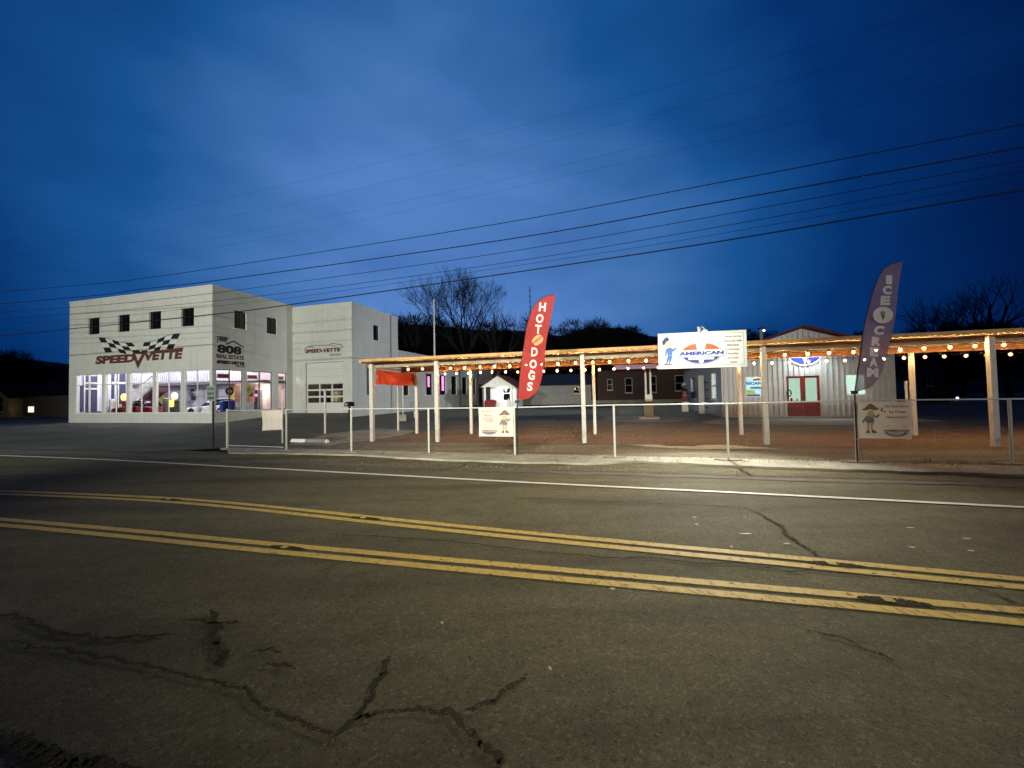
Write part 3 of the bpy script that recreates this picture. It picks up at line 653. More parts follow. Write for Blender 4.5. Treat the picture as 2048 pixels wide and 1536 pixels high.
# staircase rising to the right, seen through the middle bay
SYp = 1.9; (sx, zr0), (sx1, zr1) = FA.hit_y(263, 786, SYp), FA.hit_y(306, 751, SYp)
g = MB(); ns = 14
for i in range(ns):
    x = sx + (sx1 - sx) * i / ns; h_ = (zr0 - .95) + (zr1 - zr0) * (i + 1) / ns; g.box(x, x + (sx1 - sx) / ns - .002, SYp + .1, SYp + 1.0, max(zf + .001, h_ - .35), max(h_, zf + .1))
g.build('staircase', paint('dark_stair', (0.08, 0.03, 0.05), 0.6), A)
g = MB(); a_, b_ = Vector((sx, SYp, zr0)), Vector((sx1, SYp, zr1)); g.tube(a_, b_, .045, n=6)
for i in range(18):
    q_ = a_.lerp(b_, (i + .5) / 18); g.tube(q_, q_ - Vector((0, 0, .85)), .022, n=4)
g.build('stair_railing', M['white'], A)
# yellow and dark panels below the balcony on the left wall and back wall
g = MB(); lbox(g, 315, 338, 772, 806, 0, .03); g.build('yellow_panel', yel, A)
g = MB(); lbox(g, 350, 360, 772, 823, 0, .03); g.build('dark_opening', slate, A)
for pa, pb, ya, yb in ((381, 389, 779, 783), (382, 388, 787, 790), (382, 390, 791, 800)):
    (x0_, z0_), (x1_, z1_) = FA.hit_y(pa, yb, BKY - .05), FA.hit_y(pb, ya, BKY - .05); g = MB(); g.box(x0_, x1_, BKY - .05, BKY - .02, z0_, z1_); g.build('wall_plaque', slate, A)
for x, w in ((-2.5, 520), (-7.5, 420), (-12.5, 480)):
    p = FA.o + FA.D * x + FA.N * 2.6; point('showroom_lamp', (p.x, p.y, 4.7), w * .8, (0.95, 0.95, 1.0), .5)
p = FA.o + FA.D * -2.5 + FA.N * 5.6; point('showroom_lamp', (p.x, p.y, 2.3), 90, (1.0, 0.8, 0.72), .3)

# ---- things in the showroom
def inA(x, y, z=0): p = FA.o + FA.D * x + FA.N * y; return (p.x, p.y, z)
def car(name, label, paintm, x, y, z, rz, L=4.4, Wd=1.75, H=1.28, sports=True, group=None):
    t = thing(name, label, 'car', inA(x, y, z), rz - TH, group)
    lo = [(-.5, .20), (-.5, .36), (-.485, .47), (-.40, .53), (-.22, .56), (-.12, .60), (.02, .63), (.30, .66), (.44, .66), (.495, .60), (.50, .38), (.485, .18)]
    if not sports: lo = [(-.5, .25), (-.5, .50), (-.47, .60), (-.28, .66), (-.15, .68), (.1, .70), (.35, .68), (.47, .60), (.5, .45), (.5, .22)]
    g = MB(); g.smooth = True; rings = []
    for f_, s_ in ((-1, .90), (-.93, 1.0), (-.5, 1.01), (.5, 1.01), (.93, 1.0), (1, .90)):
        rings.append([(a * L * (1 if abs(f_) < .8 else .985), f_ * Wd / 2, (b * s_ if b > .3 else b) * H) for a, b in lo])
    n_ = len(lo); P_ = [p for r in rings for p in r]; F_ = []
    for i in range(len(rings) - 1):
        for k_ in range(n_): F_.append((i * n_ + k_, i * n_ + (k_ + 1) % n_, (i + 1) * n_ + (k_ + 1) % n_, (i + 1) * n_ + k_))
    F_ += [tuple(range(n_ - 1, -1, -1)), tuple(range((len(rings) - 1) * n_, len(rings) * n_))]
    g.add(P_, F_); g.build('body', paintm, t, .02)
    cab = [(-.16, .58), (-.03, .93), (.06, 1.0), (.16, .99), (.30, .84), (.40, .64)] if sports else [(-.14, .66), (-.08, 1.0), (.20, 1.03), (.30, .68)]
    g = MB(); g.smooth = True; P_ = []
    for f_ in (-.82, -.70, .70, .82): P_ += [(a * L, f_ * Wd / 2 * (1 if b < .8 else .86), (b if abs(f_) < .8 or b < .8 else b * .96) * H) for a, b in cab]
    n_ = len(cab); F_ = []
    for i in range(3):
        for k_ in range(n_): F_.append((i * n_ + k_, i * n_ + (k_ + 1) % n_, (i + 1) * n_ + (k_ + 1) % n_, (i + 1) * n_ + k_))
    F_ += [tuple(range(n_ - 1, -1, -1)), tuple(range(3 * n_, 4 * n_))]
    g.add(P_, F_); g.build('cabin', M['darkglass'], t)
    g = MB(); g.box(L * .0, L * .22, -Wd * .38, Wd * .38, H * .985, H * 1.02); g.build('roof_panel', paintm, t, .02)
    for xx in (-.31, .31):
        for s_ in (-1, 1):
            g = MB(); g.smooth = False; r = .33; g.lathe([(r * .6, -.11), (r, -.10), (r, .10), (r * .6, .11)], (xx * L, s_ * (Wd / 2 - .10), r), 20, 'y'); w_ = g.build('wheel', M['tyre'], t)
            g = MB(); g.lathe([(r * .62, -.02), (r * .5, .0), (r * .1, .02)], (xx * L, s_ * (Wd / 2 + .015), r), 14, 'y'); g.build('rim', M['chrome'], w_)
    for s_ in (-1, 1):
        g = MB(); g.sphere((-L * .488, s_ * Wd * .34, H * .44), .09, 10, 6); g.build('headlight', M['chrome'], t)
    return t
wcar = paint('white_car_paint', (0.78, 0.79, 0.86), 0.18, 0.02, spec=0.6); rcar = paint('dark_red_car_paint', (0.18, 0.008, 0.015), 0.2, 0.05, spec=0.6)
car('sports_car', 'white low sports car parked inside the corner of the lit showroom', wcar, -2.75, 2.4, zf, 0.02)
car('vintage_car', 'dark red open vintage car inside the showroom below the staircase', rcar, FA.hit_y(285, 815, 1.2)[0], 1.2, zf, 0.1, 3.6, 1.6, 1.25, False)
car('vintage_car', 'dark red vintage car in the showroom behind the second shop window from the left', rcar, FA.hit_y(247, 815, 2.2)[0] + .3, 2.4, zf, 1.1, 2.8, 1.4, 1.0, False)
# jukebox
t = thing('jukebox', 'arched brown jukebox behind the fourth shop window', 'jukebox', inA(FA.hit_y(326.5, 800, .9)[0], .9, zf), -TH - .5)
g = MB(); pts = [(-.38, 0), (.38, 0), (.38, .95)] + [(.38 * math.cos(a), .95 + .5 * math.sin(a)) for a in [k * math.pi / 12 for k in range(1, 12)]] + [(-.38, .95)]
g.prism(pts, 0, .5); g.build('cabinet', paint('jukebox_brown', (0.13, 0.10, 0.09), 0.4), t, .02)
g = MB(); flat(g, list([(x * .7, .25 + z * .78) for x, z in pts]), -.01); g.build('front_panel', paint('jukebox_panel', (0.32, 0.30, 0.28), 0.3), t)
# globe gas pumps
for x, y, lb, gl, bd in ((FA.hit_y(248, 793, .8)[0], .8, 'petrol pump with a glowing yellow globe beside the second shop window', (1.0, .78, .30), (0.10, 0.01, 0.01)), (FA.hit_y(349, 791, .9)[0], .9, 'dark petrol pump topped by a round white and red globe, in the showroom', (1.0, .62, .58), (0.05, 0.05, 0.045))):
    t = thing('gas_pump', lb, 'gas pump', inA(x, y, zf), -TH, 'old petrol pumps in the showroom')
    g = MB(); g.box(-.22, .22, -.2, .2, 0, 1.25); g.box(-.27, .27, -.24, .24, 0, .12); g.build('body', paint('pump_body', bd, .35), t, .03)
    g = MB(); g.box(-.15, .15, -.215, -.2, .75, 1.05); g.build('dial', M['white'], t)
    g = MB(); g.smooth = True; g.lathe([(.02, -.08), (.26, -.07), (.28, 0), (.26, .07), (.02, .08)], (0, 0, 1.56), 20, 'y'); g.build('globe', emis('pump_globe', gl, 1.1), t)
t = thing('square_lamp', 'small square yellow lit sign inside the fourth shop window', 'lit sign', inA(FA.hit_y(343.5, 800, .55)[0], .55, zf), -TH)
g = MB(); g.box(-.16, .16, -.05, .05, .8, 1.3); g.build('panel', emis('yellow_lit', (1, .8, .15), 1.0), t, .01); g = MB(); g.tube((0, 0, 0), (0, 0, .8), .02); g.tube((0, 0, 0), (0, 0, .03), .14, n=12); g.build('stand', M['dark'], t)
# round wall signs, diamond sign
def disc(name, label, x, y, z, r, mats, onx=False):
    t = thing(name, label, 'sign', inA(x, y, z), -TH + (math.pi / 2 if onx else 0))
    g = MB(); g.lathe([(r, 0), (r, .03)], (0, 0, 0), 24, 'y'); g.build('disc', mats[0], t); g = MB(); flat(g, ellipse(0, 0, r * .62, r * .35, 20), -.004); g.build('emblem', mats[1], t)
disc('round_sign', 'round dark red sign hanging in the corner shop window of the side wall', -.45, 1.55, 2.15, .30, (M['red'], pnk), True)
t = thing('diamond_sign', 'yellow diamond-shaped sign with white border in the side shop window', 'sign', inA(-.40, sbl[1][0] + .35, 2.25), -TH + math.pi / 2)
g = MB(); g.prism([(0, -.62), (.62, 0), (0, .62), (-.62, 0)], 0, .02); g.build('plate', M['white'], t); g = MB(); flat(g, [(0, -.47), (.47, 0), (0, .47), (-.47, 0)], -.004); g.build('face', paint('sign_yellow', (0.85, 0.75, 0.02), .5), t)
g = MB(); text(g, 'OK', -.2, -.13, .4, .26, -.008, .03); g.build('lettering', M['brownink'], t)
t = thing('plastic_drum', 'large blue plastic drum inside the corner side window', 'drum', inA(-.75, sbl[0][1] - .55, zf), -TH)
g = MB(); g.smooth = True; g.lathe([(.3, .0), (.38, .1), (.44, .5), (.46, .95), (.40, 1.15), (.3, 1.2)], (0, 0, 0), 20); g.build('drum_body', paint('blue_plastic', (0.01, 0.05, 0.25), 0.4), t); g = MB(); g.lathe([(.46, 0), (.46, .04)], (0, 0, 1.0), 20); g.build('rim', paint('blue_plastic_dark', (0.01, 0.03, 0.16), 0.4), t)
t = thing('vending_machine', 'dark vending machine with pink lit display behind the middle side shop window', 'vending machine', inA(-.95, sbl[1][1] - .85, zf), -TH + math.pi / 2)
g = MB(); g.box(-.42, .42, 0, .7, 0, 1.95); g.build('cabinet', paint('machine_maroon', (0.05, 0.012, 0.02), .4), t, .02); g = MB(); g.box(.05, .36, -.015, -.002, 1.45, 1.62); g.build('display', emis('magenta_display', (1, .15, .75), 2.5), t)
g = MB(); g.box(-.34, .0, -.015, -.002, .3, 1.7); g.build('glass_front', M['darkglass'], t)
t = thing('wall_cabinet', 'white cupboard with double doors inside the middle side shop window', 'cupboard', inA(-.85, sbl[1][0] + .7, zf), -TH + math.pi / 2)
g = MB(); g.box(-.7, .6, 0, .5, 0, 1.0); g.build('cabinet', M['white'], t, .01)
for s_ in (-1, 1): g = MB(); g.box(-.05 + (s_ - 1) * .31 - 0, -.05 + (s_ - 1) * .31 + .58, -.02, -.002, .06, .94); dd = g.build('door', M['offwhite'], t); g = MB(); g.box(-.05 + (-.06 if s_ < 0 else .03), -.02 + (-.06 if s_ < 0 else .03), -.035, -.02, .45, .6); g.build('handle', M['chrome'], dd)
t = thing('display_board', 'salmon pink display board with red shapes in the corner side window', 'display board', inA(-.9, 3.2, zf + .9), -TH + math.pi / 2)
g = MB(); g.box(-.9, .7, 0, .04, .1, 1.5); g.build('board', paint('salmon_board', (0.85, 0.42, 0.30), .6), t); g = MB(); g.box(.1, .5, -.012, -.002, .55, .95); g.lathe([(.18, -.012), (.18, -.002)], (-.15, 0, .4), 16, 'y'); g.build('shapes', M['red'], t)
for (yy, lb) in ((1.0, 'small red and white oval sign at the top of the corner side window'), (sbl[1][1] - 1.4, 'red rectangular sign over the middle side shop window'), ((sbl[2][0] + sbl[2][1]) / 2, 'red oval sign in the narrow side shop window')):
    t = thing('hanging_sign', lb, 'sign', inA(-.35, yy, ztr + .35), -TH + math.pi / 2, 'small red signs in the side windows')
    g = MB(); g.box(-.42, .42, 0, .03, -.14, .18); g.build('plate', M['white'], t, .01); g = MB(); g.box(-.36, .36, -.008, -.002, -.08, .12); g.build('face', paint('sign_red', (0.55, 0.08, 0.05), .5), t)
t = thing('mannequin', 'white coat on a stand inside the second shop window', 'coat stand', inA(FA.hit_y(225, 810, .6)[0], .6, zf), -TH)
g = MB(); g.smooth = True; g.lathe([(.05, .3), (.22, .32), (.20, .8), (.17, 1.05), (.22, 1.3), (.10, 1.42), (.04, 1.45)], (0, 0, 0), 12); g.build('coat', M['white'], t); g = MB(); g.tube((0, 0, 0), (0, 0, .35), .03); g.tube((0, 0, 0), (0, 0, .03), .2, n=12); g.build('stand', M['dark'], t)
t = thing('reception_desk', 'dark blue low bench in the left shop window', 'bench', inA(FA.hit_y(189, 820, .5)[0], .5, zf), -TH)
g = MB(); g.box(-.55, .55, -.2, .25, .35, .5); g.build('seat', paint('navy_vinyl', (0.01, 0.012, 0.06), .4), t, .03)
for a in (-.45, .45): g = MB(); g.box(a - .04, a + .04, -.15, .2, 0, .35); g.build('leg', M['dark'], t)

# ================================================================== GARAGE BUILDING (B)
B = thing('garage_building', 'two-storey white building with a glazed garage door, between the showroom and long wing', 'building', cB, -TH)
bx = lambda px, py=760: FB.hit_y(px, py)[0]
bz = lambda px, py: FB.hit_y(px, py)[1]
by = lambda px, py=760: FB.hit_x(px, py)[0]
bsz = lambda px, py: FB.hit_x(px, py)[1]
gx0, gx1, gz0, gz1 = bx(611), bx(685.5), bz(685, 823.5), bz(685, 723)
yE = by(796, 700)
g = MB(); holed_wall(g, front, -xB, 0, 0, HB, [(gx0, gx1, 0.30, gz1)], .25)
wB = (by(746.6, 665), by(758, 665), bsz(752, 681), bsz(752, 651))
holed_wall(g, side(0), .25, yE, 0, HB, [wB], .22)
g.poly([(0, yE, 0), (-xB, yE, 0), (-xB, yE, HB), (0, yE, HB)])
g.poly([(-xB, .25, HB - .3), (-.22, .25, HB - .3), (-.22, yE - .01, HB - .3), (-xB, yE - .01, HB - .3)]); g.build('wall', M['wall'], B)
g = MB(); fbox(g, front, -xB + .06, 0.05, HB, HB + .07, -.05, .26); fbox(g, side(0), 0.26, yE + .03, HB, HB + .07, -.05, .26); g.build('parapet_cap', M['white'], B)
window(B, side(0), *wB, [(wB[0] + wB[1]) / 2], [])
# garage door: white panels, three glazed rows
gl0, gl1 = bz(650, 807), bz(650, 766); door = MB(); W_ = gx1 - gx0
cols = [gx0 + .02, gx0 + W_ * .345, gx0 + W_ * .68, gx1 - .02]; rows = [gl0 + (gl1 - gl0) * k / 3 for k in range(4)]
holes = [(cols[i] + .06, cols[i + 1] - .06, rows[j] + .07, rows[j + 1] - .07) for i in range(3) for j in range(3)]
dfn = lambda u, z, d: (u, d + .17, z)
holed_wall(door, dfn, gx0 + .003, gx1 - .003, .30, gz1 - .003, holes, .05); dr = door.build('garage_door', M['white'], B)
g = MB(); g.add([(gx0, .20, gl0), (gx1, .20, gl0), (gx1, .20, gl1), (gx0, .20, gl1)], [(0, 1, 2, 3)]); g.build('pane', M['glass'], dr)
g = MB()
for z in [gl1 + (gz1 - gl1) * k / 3 for k in (1, 2)] + [gl0 - .4]: g.box(gx0 + .01, gx1 - .01, .163, .17, z - .015, z + .015)
o = g.build('panel_groove', M['offwhite'], dr); o['kind'] = 'stuff'
g = MB(); g.box(gx0 - .1, gx1 + .1, -.05, -.002, gz1 + .02, gz1 + .13); g.build('lintel', M['white'], B)
# garage inside
g = MB(); zi = .32; w1, w2 = gx0 - .8, gx1 + .6
g.m = 0; g.poly([(w1, 5, zi), (w2, 5, zi), (w2, 5, 4), (w1, 5, 4)]); g.poly([(w1, .3, zi), (w1, 5, zi), (w1, 5, 4), (w1, .3, 4)]); g.poly([(w2, .3, zi), (w2, .3, 4), (w2, 5, 4), (w2, 5, zi)]); g.poly([(w1, .3, 4), (w1, 5, 4), (w2, 5, 4), (w2, .3, 4)]); g.poly([(w1, .3, zi), (w2, .3, zi), (w2, 5, zi), (w1, 5, zi)])
g.m = 1; g.box(w1 + .5, w1 + 1.3, 3.2, 3.6, zi, 2.1); g.m = 2; g.box(w1 + 1.6, w1 + 2.4, 4.4, 4.5, 1.6, 2.4)
g.build('garage_interior', [paint('garage_dark_wall', (0.10, 0.09, 0.085), .7), M['skin'], M['red']], B)
p = FB.o + FB.D * ((gx0 + gx1) / 2) + FB.N * 2.5; point('garage_lamp', (p.x, p.y, 3.5), 60, (1, .85, .65), .2)
# wall sign: car outline and red lettering
T = MB(); Q = lambda x, y: FB.hit_y(600 + x / 20.48, 675 + y / 20.48)
T.m = 0
strip(T, [Q(*p) for p in ((180, 560), (230, 430), (330, 380), (480, 330), (620, 320), (850, 318), (1170, 312), (1240, 260), (1380, 245), (1540, 272), (1700, 300), (1740, 340), (1735, 420))], .045, -.006)
strip(T, [Q(*p) for p in ((1180, 312), (1280, 325), (1400, 345), (1480, 390))], .04, -.006); strip(T, [Q(*p) for p in ((330, 380), (420, 395), (480, 380), (560, 400))], .05, -.006)
a_, b_ = Q(210, 650), Q(1640, 560); zb_ = (Q(900, 610)[1]); T.m = 1
text(T, 'SPEED-VETTE', a_[0], zb_, b_[0] - a_[0], .30, -.008, .06, .25); T.m = 0
a_, b_ = Q(1200, 740), Q(1670, 720); text(T, 'GARAGE', a_[0], b_[1] - .02, b_[0] - a_[0], .16, -.006, .02, .25)
o = T.build('wall_sign', [M['blacktext'], M['maroon']], B)
# sloping apron in front of the garage, up from the lot
g = MB(); p0 = FB.loc(FA.o + FA.D * .02 + FA.N * (yB - 6)); p1 = FB.loc(FA.o + FA.D * .02 + FA.N * (yB - .01))
g.smooth = False
V_ = [(-xB + .02, -.01, .33), (-.4, -.01, .33), (-.1, -.6, .02), (-1.5, -4.5, .006), (-xB + .02, -5.5, .006), (-.05, -.01, .02)]
g.add(V_, [(0, 4, 3, 2, 1), (1, 2, 5)]); o = g.build('driveway_apron', M['lot']); o['kind'] = 'structure'; o.location = cB; o.rotation_euler = (0, 0, -TH)

# ================================================================== LONG WING (C)
cC = FB.o + FB.N * yE; FC = Frame(cC, TH)
C = thing('long_wing', 'long low white brick wing with a row of narrow windows behind the canopy', 'building', cC, -TH)
hC = FB.hit_x(797, 702.5)[1]; LC = 33.0
cy = lambda px, py=770: FC.hit_x(px, py)[0]
czz = lambda px, py: FC.hit_x(px, py)[1]
wz0, wz1 = czz(858, 790), czz(858, 748)
ws = []
for a, b in ((852.5, 865), (879.6, 892), (903, 913.5), (924.5, 933.8), (946.5, 951.5)): ws.append((cy(a), cy(b), wz0, wz1))
ws0 = (cy(806, 780), cy(818, 780), wz0, wz0 + 1.0)
dC = (cy(958, 780), cy(966, 780), 0.02, 2.9)
g = MB(); holed_wall(g, side(0), 0, LC, 0, hC, ws + [ws0, dC], .22)
g.poly([(0, 0.01, HB * .4), (-xB, 0.01, HB * .4), (-xB, 0.01, hC), (0, 0.01, hC)]); g.poly([(-xB, LC, 0), (-xB, LC, hC), (0, LC, hC), (0, LC, 0)])
g.poly([(0, 0.02, hC), (0, LC, hC), (-xB, LC, hC + .5), (-xB, 0.02, hC + .5)]); g.build('wall', masonry('white_painted_brick', (0.72, 0.72, 0.70), (0.6, 0.6, 0.58), .24, .08), C)
pinkglow = emis('pink_neon_glow', (1.0, .25, .70), 1.6)
for i, w in enumerate(ws):
    o = window(C, side(0), *w, [], [(w[2] + w[3]) / 2])
    if i < 2:
        g = MB(); m_ = (w[0] + w[1]) / 2; g.add([(-.2, m_ - .18, wz0 + .9), (-.2, m_ + .25, wz0 + .9), (-.2, m_ + .25, wz1 - .25), (-.2, m_ - .18, wz1 - .25)], [(0, 1, 2, 3)]) if i == 0 else g.add([(-.09, m_ - .1, wz0 + .5), (-.09, m_ + .5, wz0 + .5), (-.09, m_ + .5, wz1 - .1), (-.09, m_ - .1, wz1 - .1)], [(0, 1, 2, 3)])
        for v in g.v: pass
        g2 = MB(); g2.v = [(-.115, v[1], v[2]) for v in g.v]; g2.f = g.f; g2.mi = g.mi; g2.sm = g.sm; g2.build('lit_blind', pinkglow, o)
window(C, side(0), *ws0, [(ws0[0] + ws0[1]) / 2], [])
g = MB(); fbox(g, side(0), dC[0], dC[1], .02, 2.8, .10, .15); g.build('door', M['dark'], C)
g = MB(); fbox(g, side(0), dC[0] - .3, dC[1] + 1.0, 2.95, 3.1, -.9, -.002); g.build('door_canopy', M['dark'], C)
for px in (868.6, 919, 955):
    y_ = cy(px); g = MB(); g.tube((.06, y_, .1), (.06, y_, hC - .1), .08, n=8); g.build('downpipe', M['dark'], C)
g = MB(); g.box(-.25, .12, 0, LC, hC + .003, hC + .08); g.build('eaves', M['white'], C)
# things standing along the wing
def inB(x, y, z=0): p = FB.o + FB.D * x + FB.N * y; return (p.x, p.y, z)
t = thing('awning_board', 'tall dark green shutter board leaning on the side wall of the garage building', 'shutter', inB(0, 0, 0), -TH)
y0_, y1_ = by(733, 760), by(741, 760); g = MB(); g.box(.01, .07, y0_, y1_, bsz(737, 790), bsz(737, 734)); g.build('panel', paint('dark_green', (0.08, 0.13, 0.09), .6), t)
g = MB(); g.box(.07, .10, y1_ - .25, y1_ - .05, bsz(737, 790), bsz(737, 745)); g.build('edge_batten', paint('yellow_green', (0.45, 0.5, 0.15), .6), t)
t = thing('utility_pole', 'thin grey pole with a concrete foot beside the white wing wall', 'pole', gnd(806.5, 842), 0)
g = MB(); g.tube((0, 0, .4), (0, 0, 2.6), .045); g.build('pole', M['galv'], t); g = MB(); g.box(-.25, .25, -.2, .2, 0, .42); g.build('footing', M['concrete'], t, .03)
t = thing('meter_box', 'small grey utility box against the white wall by the thin pole', 'utility box', (gnd(818, 838).x, gnd(818, 838).y + 1.5, 0), -TH)
g = MB(); g.box(-.3, .3, -.15, .15, .5, 1.2); g.build('box', paint('utility_grey', (0.16, .17, .17), .5), t, .02); g = MB(); g.tube((0, 0, 0), (0, 0, .5), .05); g.build('stand', M['galv'], t)

# ================================================================== CANOPY
cF = gnd(745, 882.5); cE = gnd(1990, 893.5); dirc = (cE - cF); THc = -math.atan2(dirc.y, dirc.x)
FK = Frame(cF, THc)
K = thing('picnic_canopy', 'long open canopy with white posts, tan corrugated roof edge and weathered beam', 'canopy', cF, -THc)
kx = lambda px, py: FK.loc(gnd(px, py))
rear = [kx(834, 865), kx(943, 866), kx(1190, 869), kx(1483, 873), kx(1830, 872)]
yR = sum(p.y for p in rear) / 5
frontx = [0.0] + [FK.hit_y(a, 880, 0)[0] for a in (875.5, 1169, 1533, 1991)]
frontx.append(frontx[-1] * 2 - frontx[-2]); frontx.append(frontx[-1] + 5)
rearx = [FK.hit_y(a, 850, yR)[0] for a in (834, 943, 1190, 1482, 1829)]; rearx.append(rearx[-1] * 2 - rearx[-2])
zb0 = FK.hit_y(1450, 704)[1]; zt0 = FK.hit_y(1550, 695)[1]; zt0 = 2.80; zb0 = 2.62; K.rotation_euler[1] = -0.006
KL = frontx[-1] + .5
for x in frontx:
    g = MB(); g.box(x - .065, x + .065, -.065, .065, -.25, zt0); g.build('post', M['post'], K, .008)
for x in rearx:
    g = MB(); g.box(x - .055, x + .055, yR - .055, yR + .055, -.25, 2.60); g.build('post', M['post'], K, .008)
for a, b in zip([-.2] + frontx[1:], frontx[1:] + [KL]):
    g = MB(); g.box(a + .004, b - .004, .068, .105, zb0, zt0); g.build('beam', M['wood'], K)
g = MB(); g.box(-.2, KL, yR - .10, yR - .06, 2.58, 2.76); g.build('beam', paint('brown_beam', (0.16, 0.07, 0.028), .8, .2), K)
# rafters
g = MB()
x = .6
while x < KL: g.box(x - .03, x + .03, .11, yR - .11, 2.72, 2.78); x += 1.25
o = g.build('rafters', paint('rafter_wood', (0.30, 0.19, 0.09), .8), K); o['kind'] = 'stuff'
# corrugated roof, sloping gently to the rear
g = MB(); g.smooth = False; nx = int((KL + .7) / .045); y0r, y1r = -.30, yR + .35; z0r, z1r = zt0 + .075, 2.80
P_ = []; F_ = []
for i in range(nx + 1):
    x = -.25 + i * .045; c = .016 * math.cos(i * math.pi / 2)
    P_ += [(x, y0r, z0r + c), (x, y1r, z1r + c), (x, y0r, z0r + c + .006), (x, y1r, z1r + c + .006)]
for i in range(nx):
    a = i * 4; b = a + 4; F_ += [(a, a + 1, b + 1, b), (a + 3, a + 2, b + 2, b + 3), (a, b, b + 2, a + 2), (a + 1, a + 3, b + 3, b + 1)]
g.add(P_, F_); g.build('corrugated_roof', M['rooftin'], K)
g = MB(); g.box(-.26, KL, y0r - .03, y0r - .005, z0r - .055, z0r + .03)
k = -.25
while k < KL - .1:                     # scalloped lower edge
    g.add([(k, y0r - .02, z0r - .0551), (k + .07, y0r - .02, z0r - .0551), (k + .035, y0r - .02, z0r - .085)], [(0, 2, 1)]); k += .13
g.build('fascia', M['tan'], K)
g = MB(); g.box(-.29, -.262, y0r, y1r, 2.78, 2.90); g.build('end_trim', M['offwhite'], K)
g = MB(); g.box(-.24, -.205, -.05, yR, zb0 + .02, zt0 - .09); g.build('end_beam', M['wood'], K)

# ---- string lights
def bulbs(name, label, px, yy, ztop):
    t = thing(name, label, 'string lights', (cF.x, cF.y, 0), -THc, 'strings of warm bulbs under the canopy')
    pts = []
    for a, b in px:
        x, z = FK.hit_y(a, b, yy); pts.append((x, z))
    x0, z0 = pts[-1]; dx = pts[-1][0] - pts[-2][0]
    for k in range(1, 7): pts.append((x0 + dx * k, z0 + random.uniform(-.02, .02)))
    cab = MB(); path = []
    for i, (x, z) in enumerate(pts):
        if i: path.append(((x + pts[i - 1][0]) / 2, yy, (z + pts[i - 1][1]) / 2 + .06))
        path.append((x, yy, z + .105))
    cab.path(path, .005, 4); cab.build('cable', M['cable'], t)
    for x, z in pts:
        g = MB(); g.smooth = True; g.sphere((x, yy, z), .052, 12, 8, 1.1); b = g.build('bulb', M['bulb'], t); g = MB(); g.smooth = True; g.sphere((x, yy, z), .019, 8, 5, 1.2); g.build('filament', M['filament'], b)
        g = MB(); g.tube((x, yy, z + .05), (x, yy, z + .11), .017, .013, 8); g.build('socket', M['black'], b)
bulbs('string_lights', 'front string of glowing warm bulbs just under the front beam of the canopy', [(816, 739), (845, 738), (901, 736.5), (929, 736), (960, 734), (989, 733), (1019.5, 732), (1052, 730), (1083, 729), (1116, 727.5), (1151, 726), (1185.5, 725), (1219, 724), (1257, 722), (1292, 721), (1330, 719), (1370, 717), (1410, 715), (1450, 714), (1490, 713), (1530, 711.5), (1569.5, 710), (1615, 708), (1658, 706), (1707, 704), (1752, 701), (1800.7, 699.7), (1847.7, 696.7), (1900, 694.6), (1950, 692), (2008, 690), (2060, 688)], .12, 2.7)
bulbs('string_lights', 'rear string of glowing warm bulbs hanging along the back posts of the canopy', [(890, 748), (913, 747), (936.5, 746.5), (961, 745), (984, 744), (1011, 744), (1035.5, 744), (1062.7, 742.6), (1087.5, 742.6), (1114, 741.5), (1142, 741), (1170, 740), (1199, 739.5), (1228, 738), (1256, 737), (1287, 736), (1316, 735), (1347, 733), (1379, 732), (1411, 731), (1443, 730), (1475, 729), (1508, 727), (1544, 726), (1579, 725), (1617, 723), (1653, 722), (1690, 721), (1729, 719.5), (1768, 717.7), (1808, 716), (1850, 714), (1888.7, 713), (1932, 711.7), (1973, 710.5), (2021, 708.7)], yR - .22, 2.6)

# ---- big sign on the canopy front
sgY = -.50
sx0, sz1 = FK.hit_y(1317, 671, sgY); sx1, _ = FK.hit_y(1490, 660, sgY); _, sz0 = FK.hit_y(1405, 734.5, sgY); _, sz1 = FK.hit_y(1400, 665.5, sgY)
SW, SH = sx1 - sx0, sz1 - sz0
sg = thing('station_sign', 'large white rectangular sign with an oval emblem, hung on the canopy front under a floodlight', 'sign', FK.o + FK.D * sx0 + FK.N * sgY + Vector((0, 0, sz0)), -THc)
g = MB(); g.box(0, SW, -.02, .02, 0, SH); g.build('panel', M['signwhite'], sg, .006)
g = MB()
for a in ((-.02, SW + .02, -.035, .03, -.02, .012), (-.02, SW + .02, -.035, .03, SH - .012, SH + .02), (-.02, .012, -.034, .029, .013, SH - .013), (SW - .012, SW + .02, -.034, .029, .013, SH - .013)): g.box(*a)
g.build('frame', M['white'], sg)
def U(x, y): return ((x - 175) / (1940 - 175) * SW, SH * (1 - (y - 255 + 0) / 700.0))
def us(x, y): # sign pixels (zoomed view, sheared by perspective) -> sign plane
    t = (x - 175) / (1765.0); top = 295 + (205 - 295) * t; bot = 985 + (938 - 985) * t
    return (t * SW, SH * (1 - (y - top) / (bot - top)))
yy = -.023
g = MB(); g.m = 3     # border line
for a in ((.05, SW - .05, .05, .058), (.05, SW - .05, SH - .058, SH - .05)): g.poly([(a[0], yy, a[2]), (a[1], yy, a[2]), (a[1], yy, a[3]), (a[0], yy, a[3])])
for a in ((.05, .058), (SW - .058, SW - .05)): g.poly([(a[0], yy, .058), (a[1], yy, .058), (a[1], yy, SH - .058), (a[0], yy, SH - .058)])
cx_, cz_ = us(1045, 672); rx_ = (us(1480, 672)[0] - us(610, 672)[0]) / 2; rz_ = (us(1045, 450)[1] - us(1045, 895)[1]) / 2
ring(g, ellipse(cx_, cz_, rx_, rz_), ellipse(cx_, cz_, rx_ - .012, rz_ - .012), yy)
g.m = 1; flat(g, ellipse(cx_, cz_, rx_ * .93, rz_ * .93, 30, .38, math.pi - .38), yy - .001)   # orange red cap
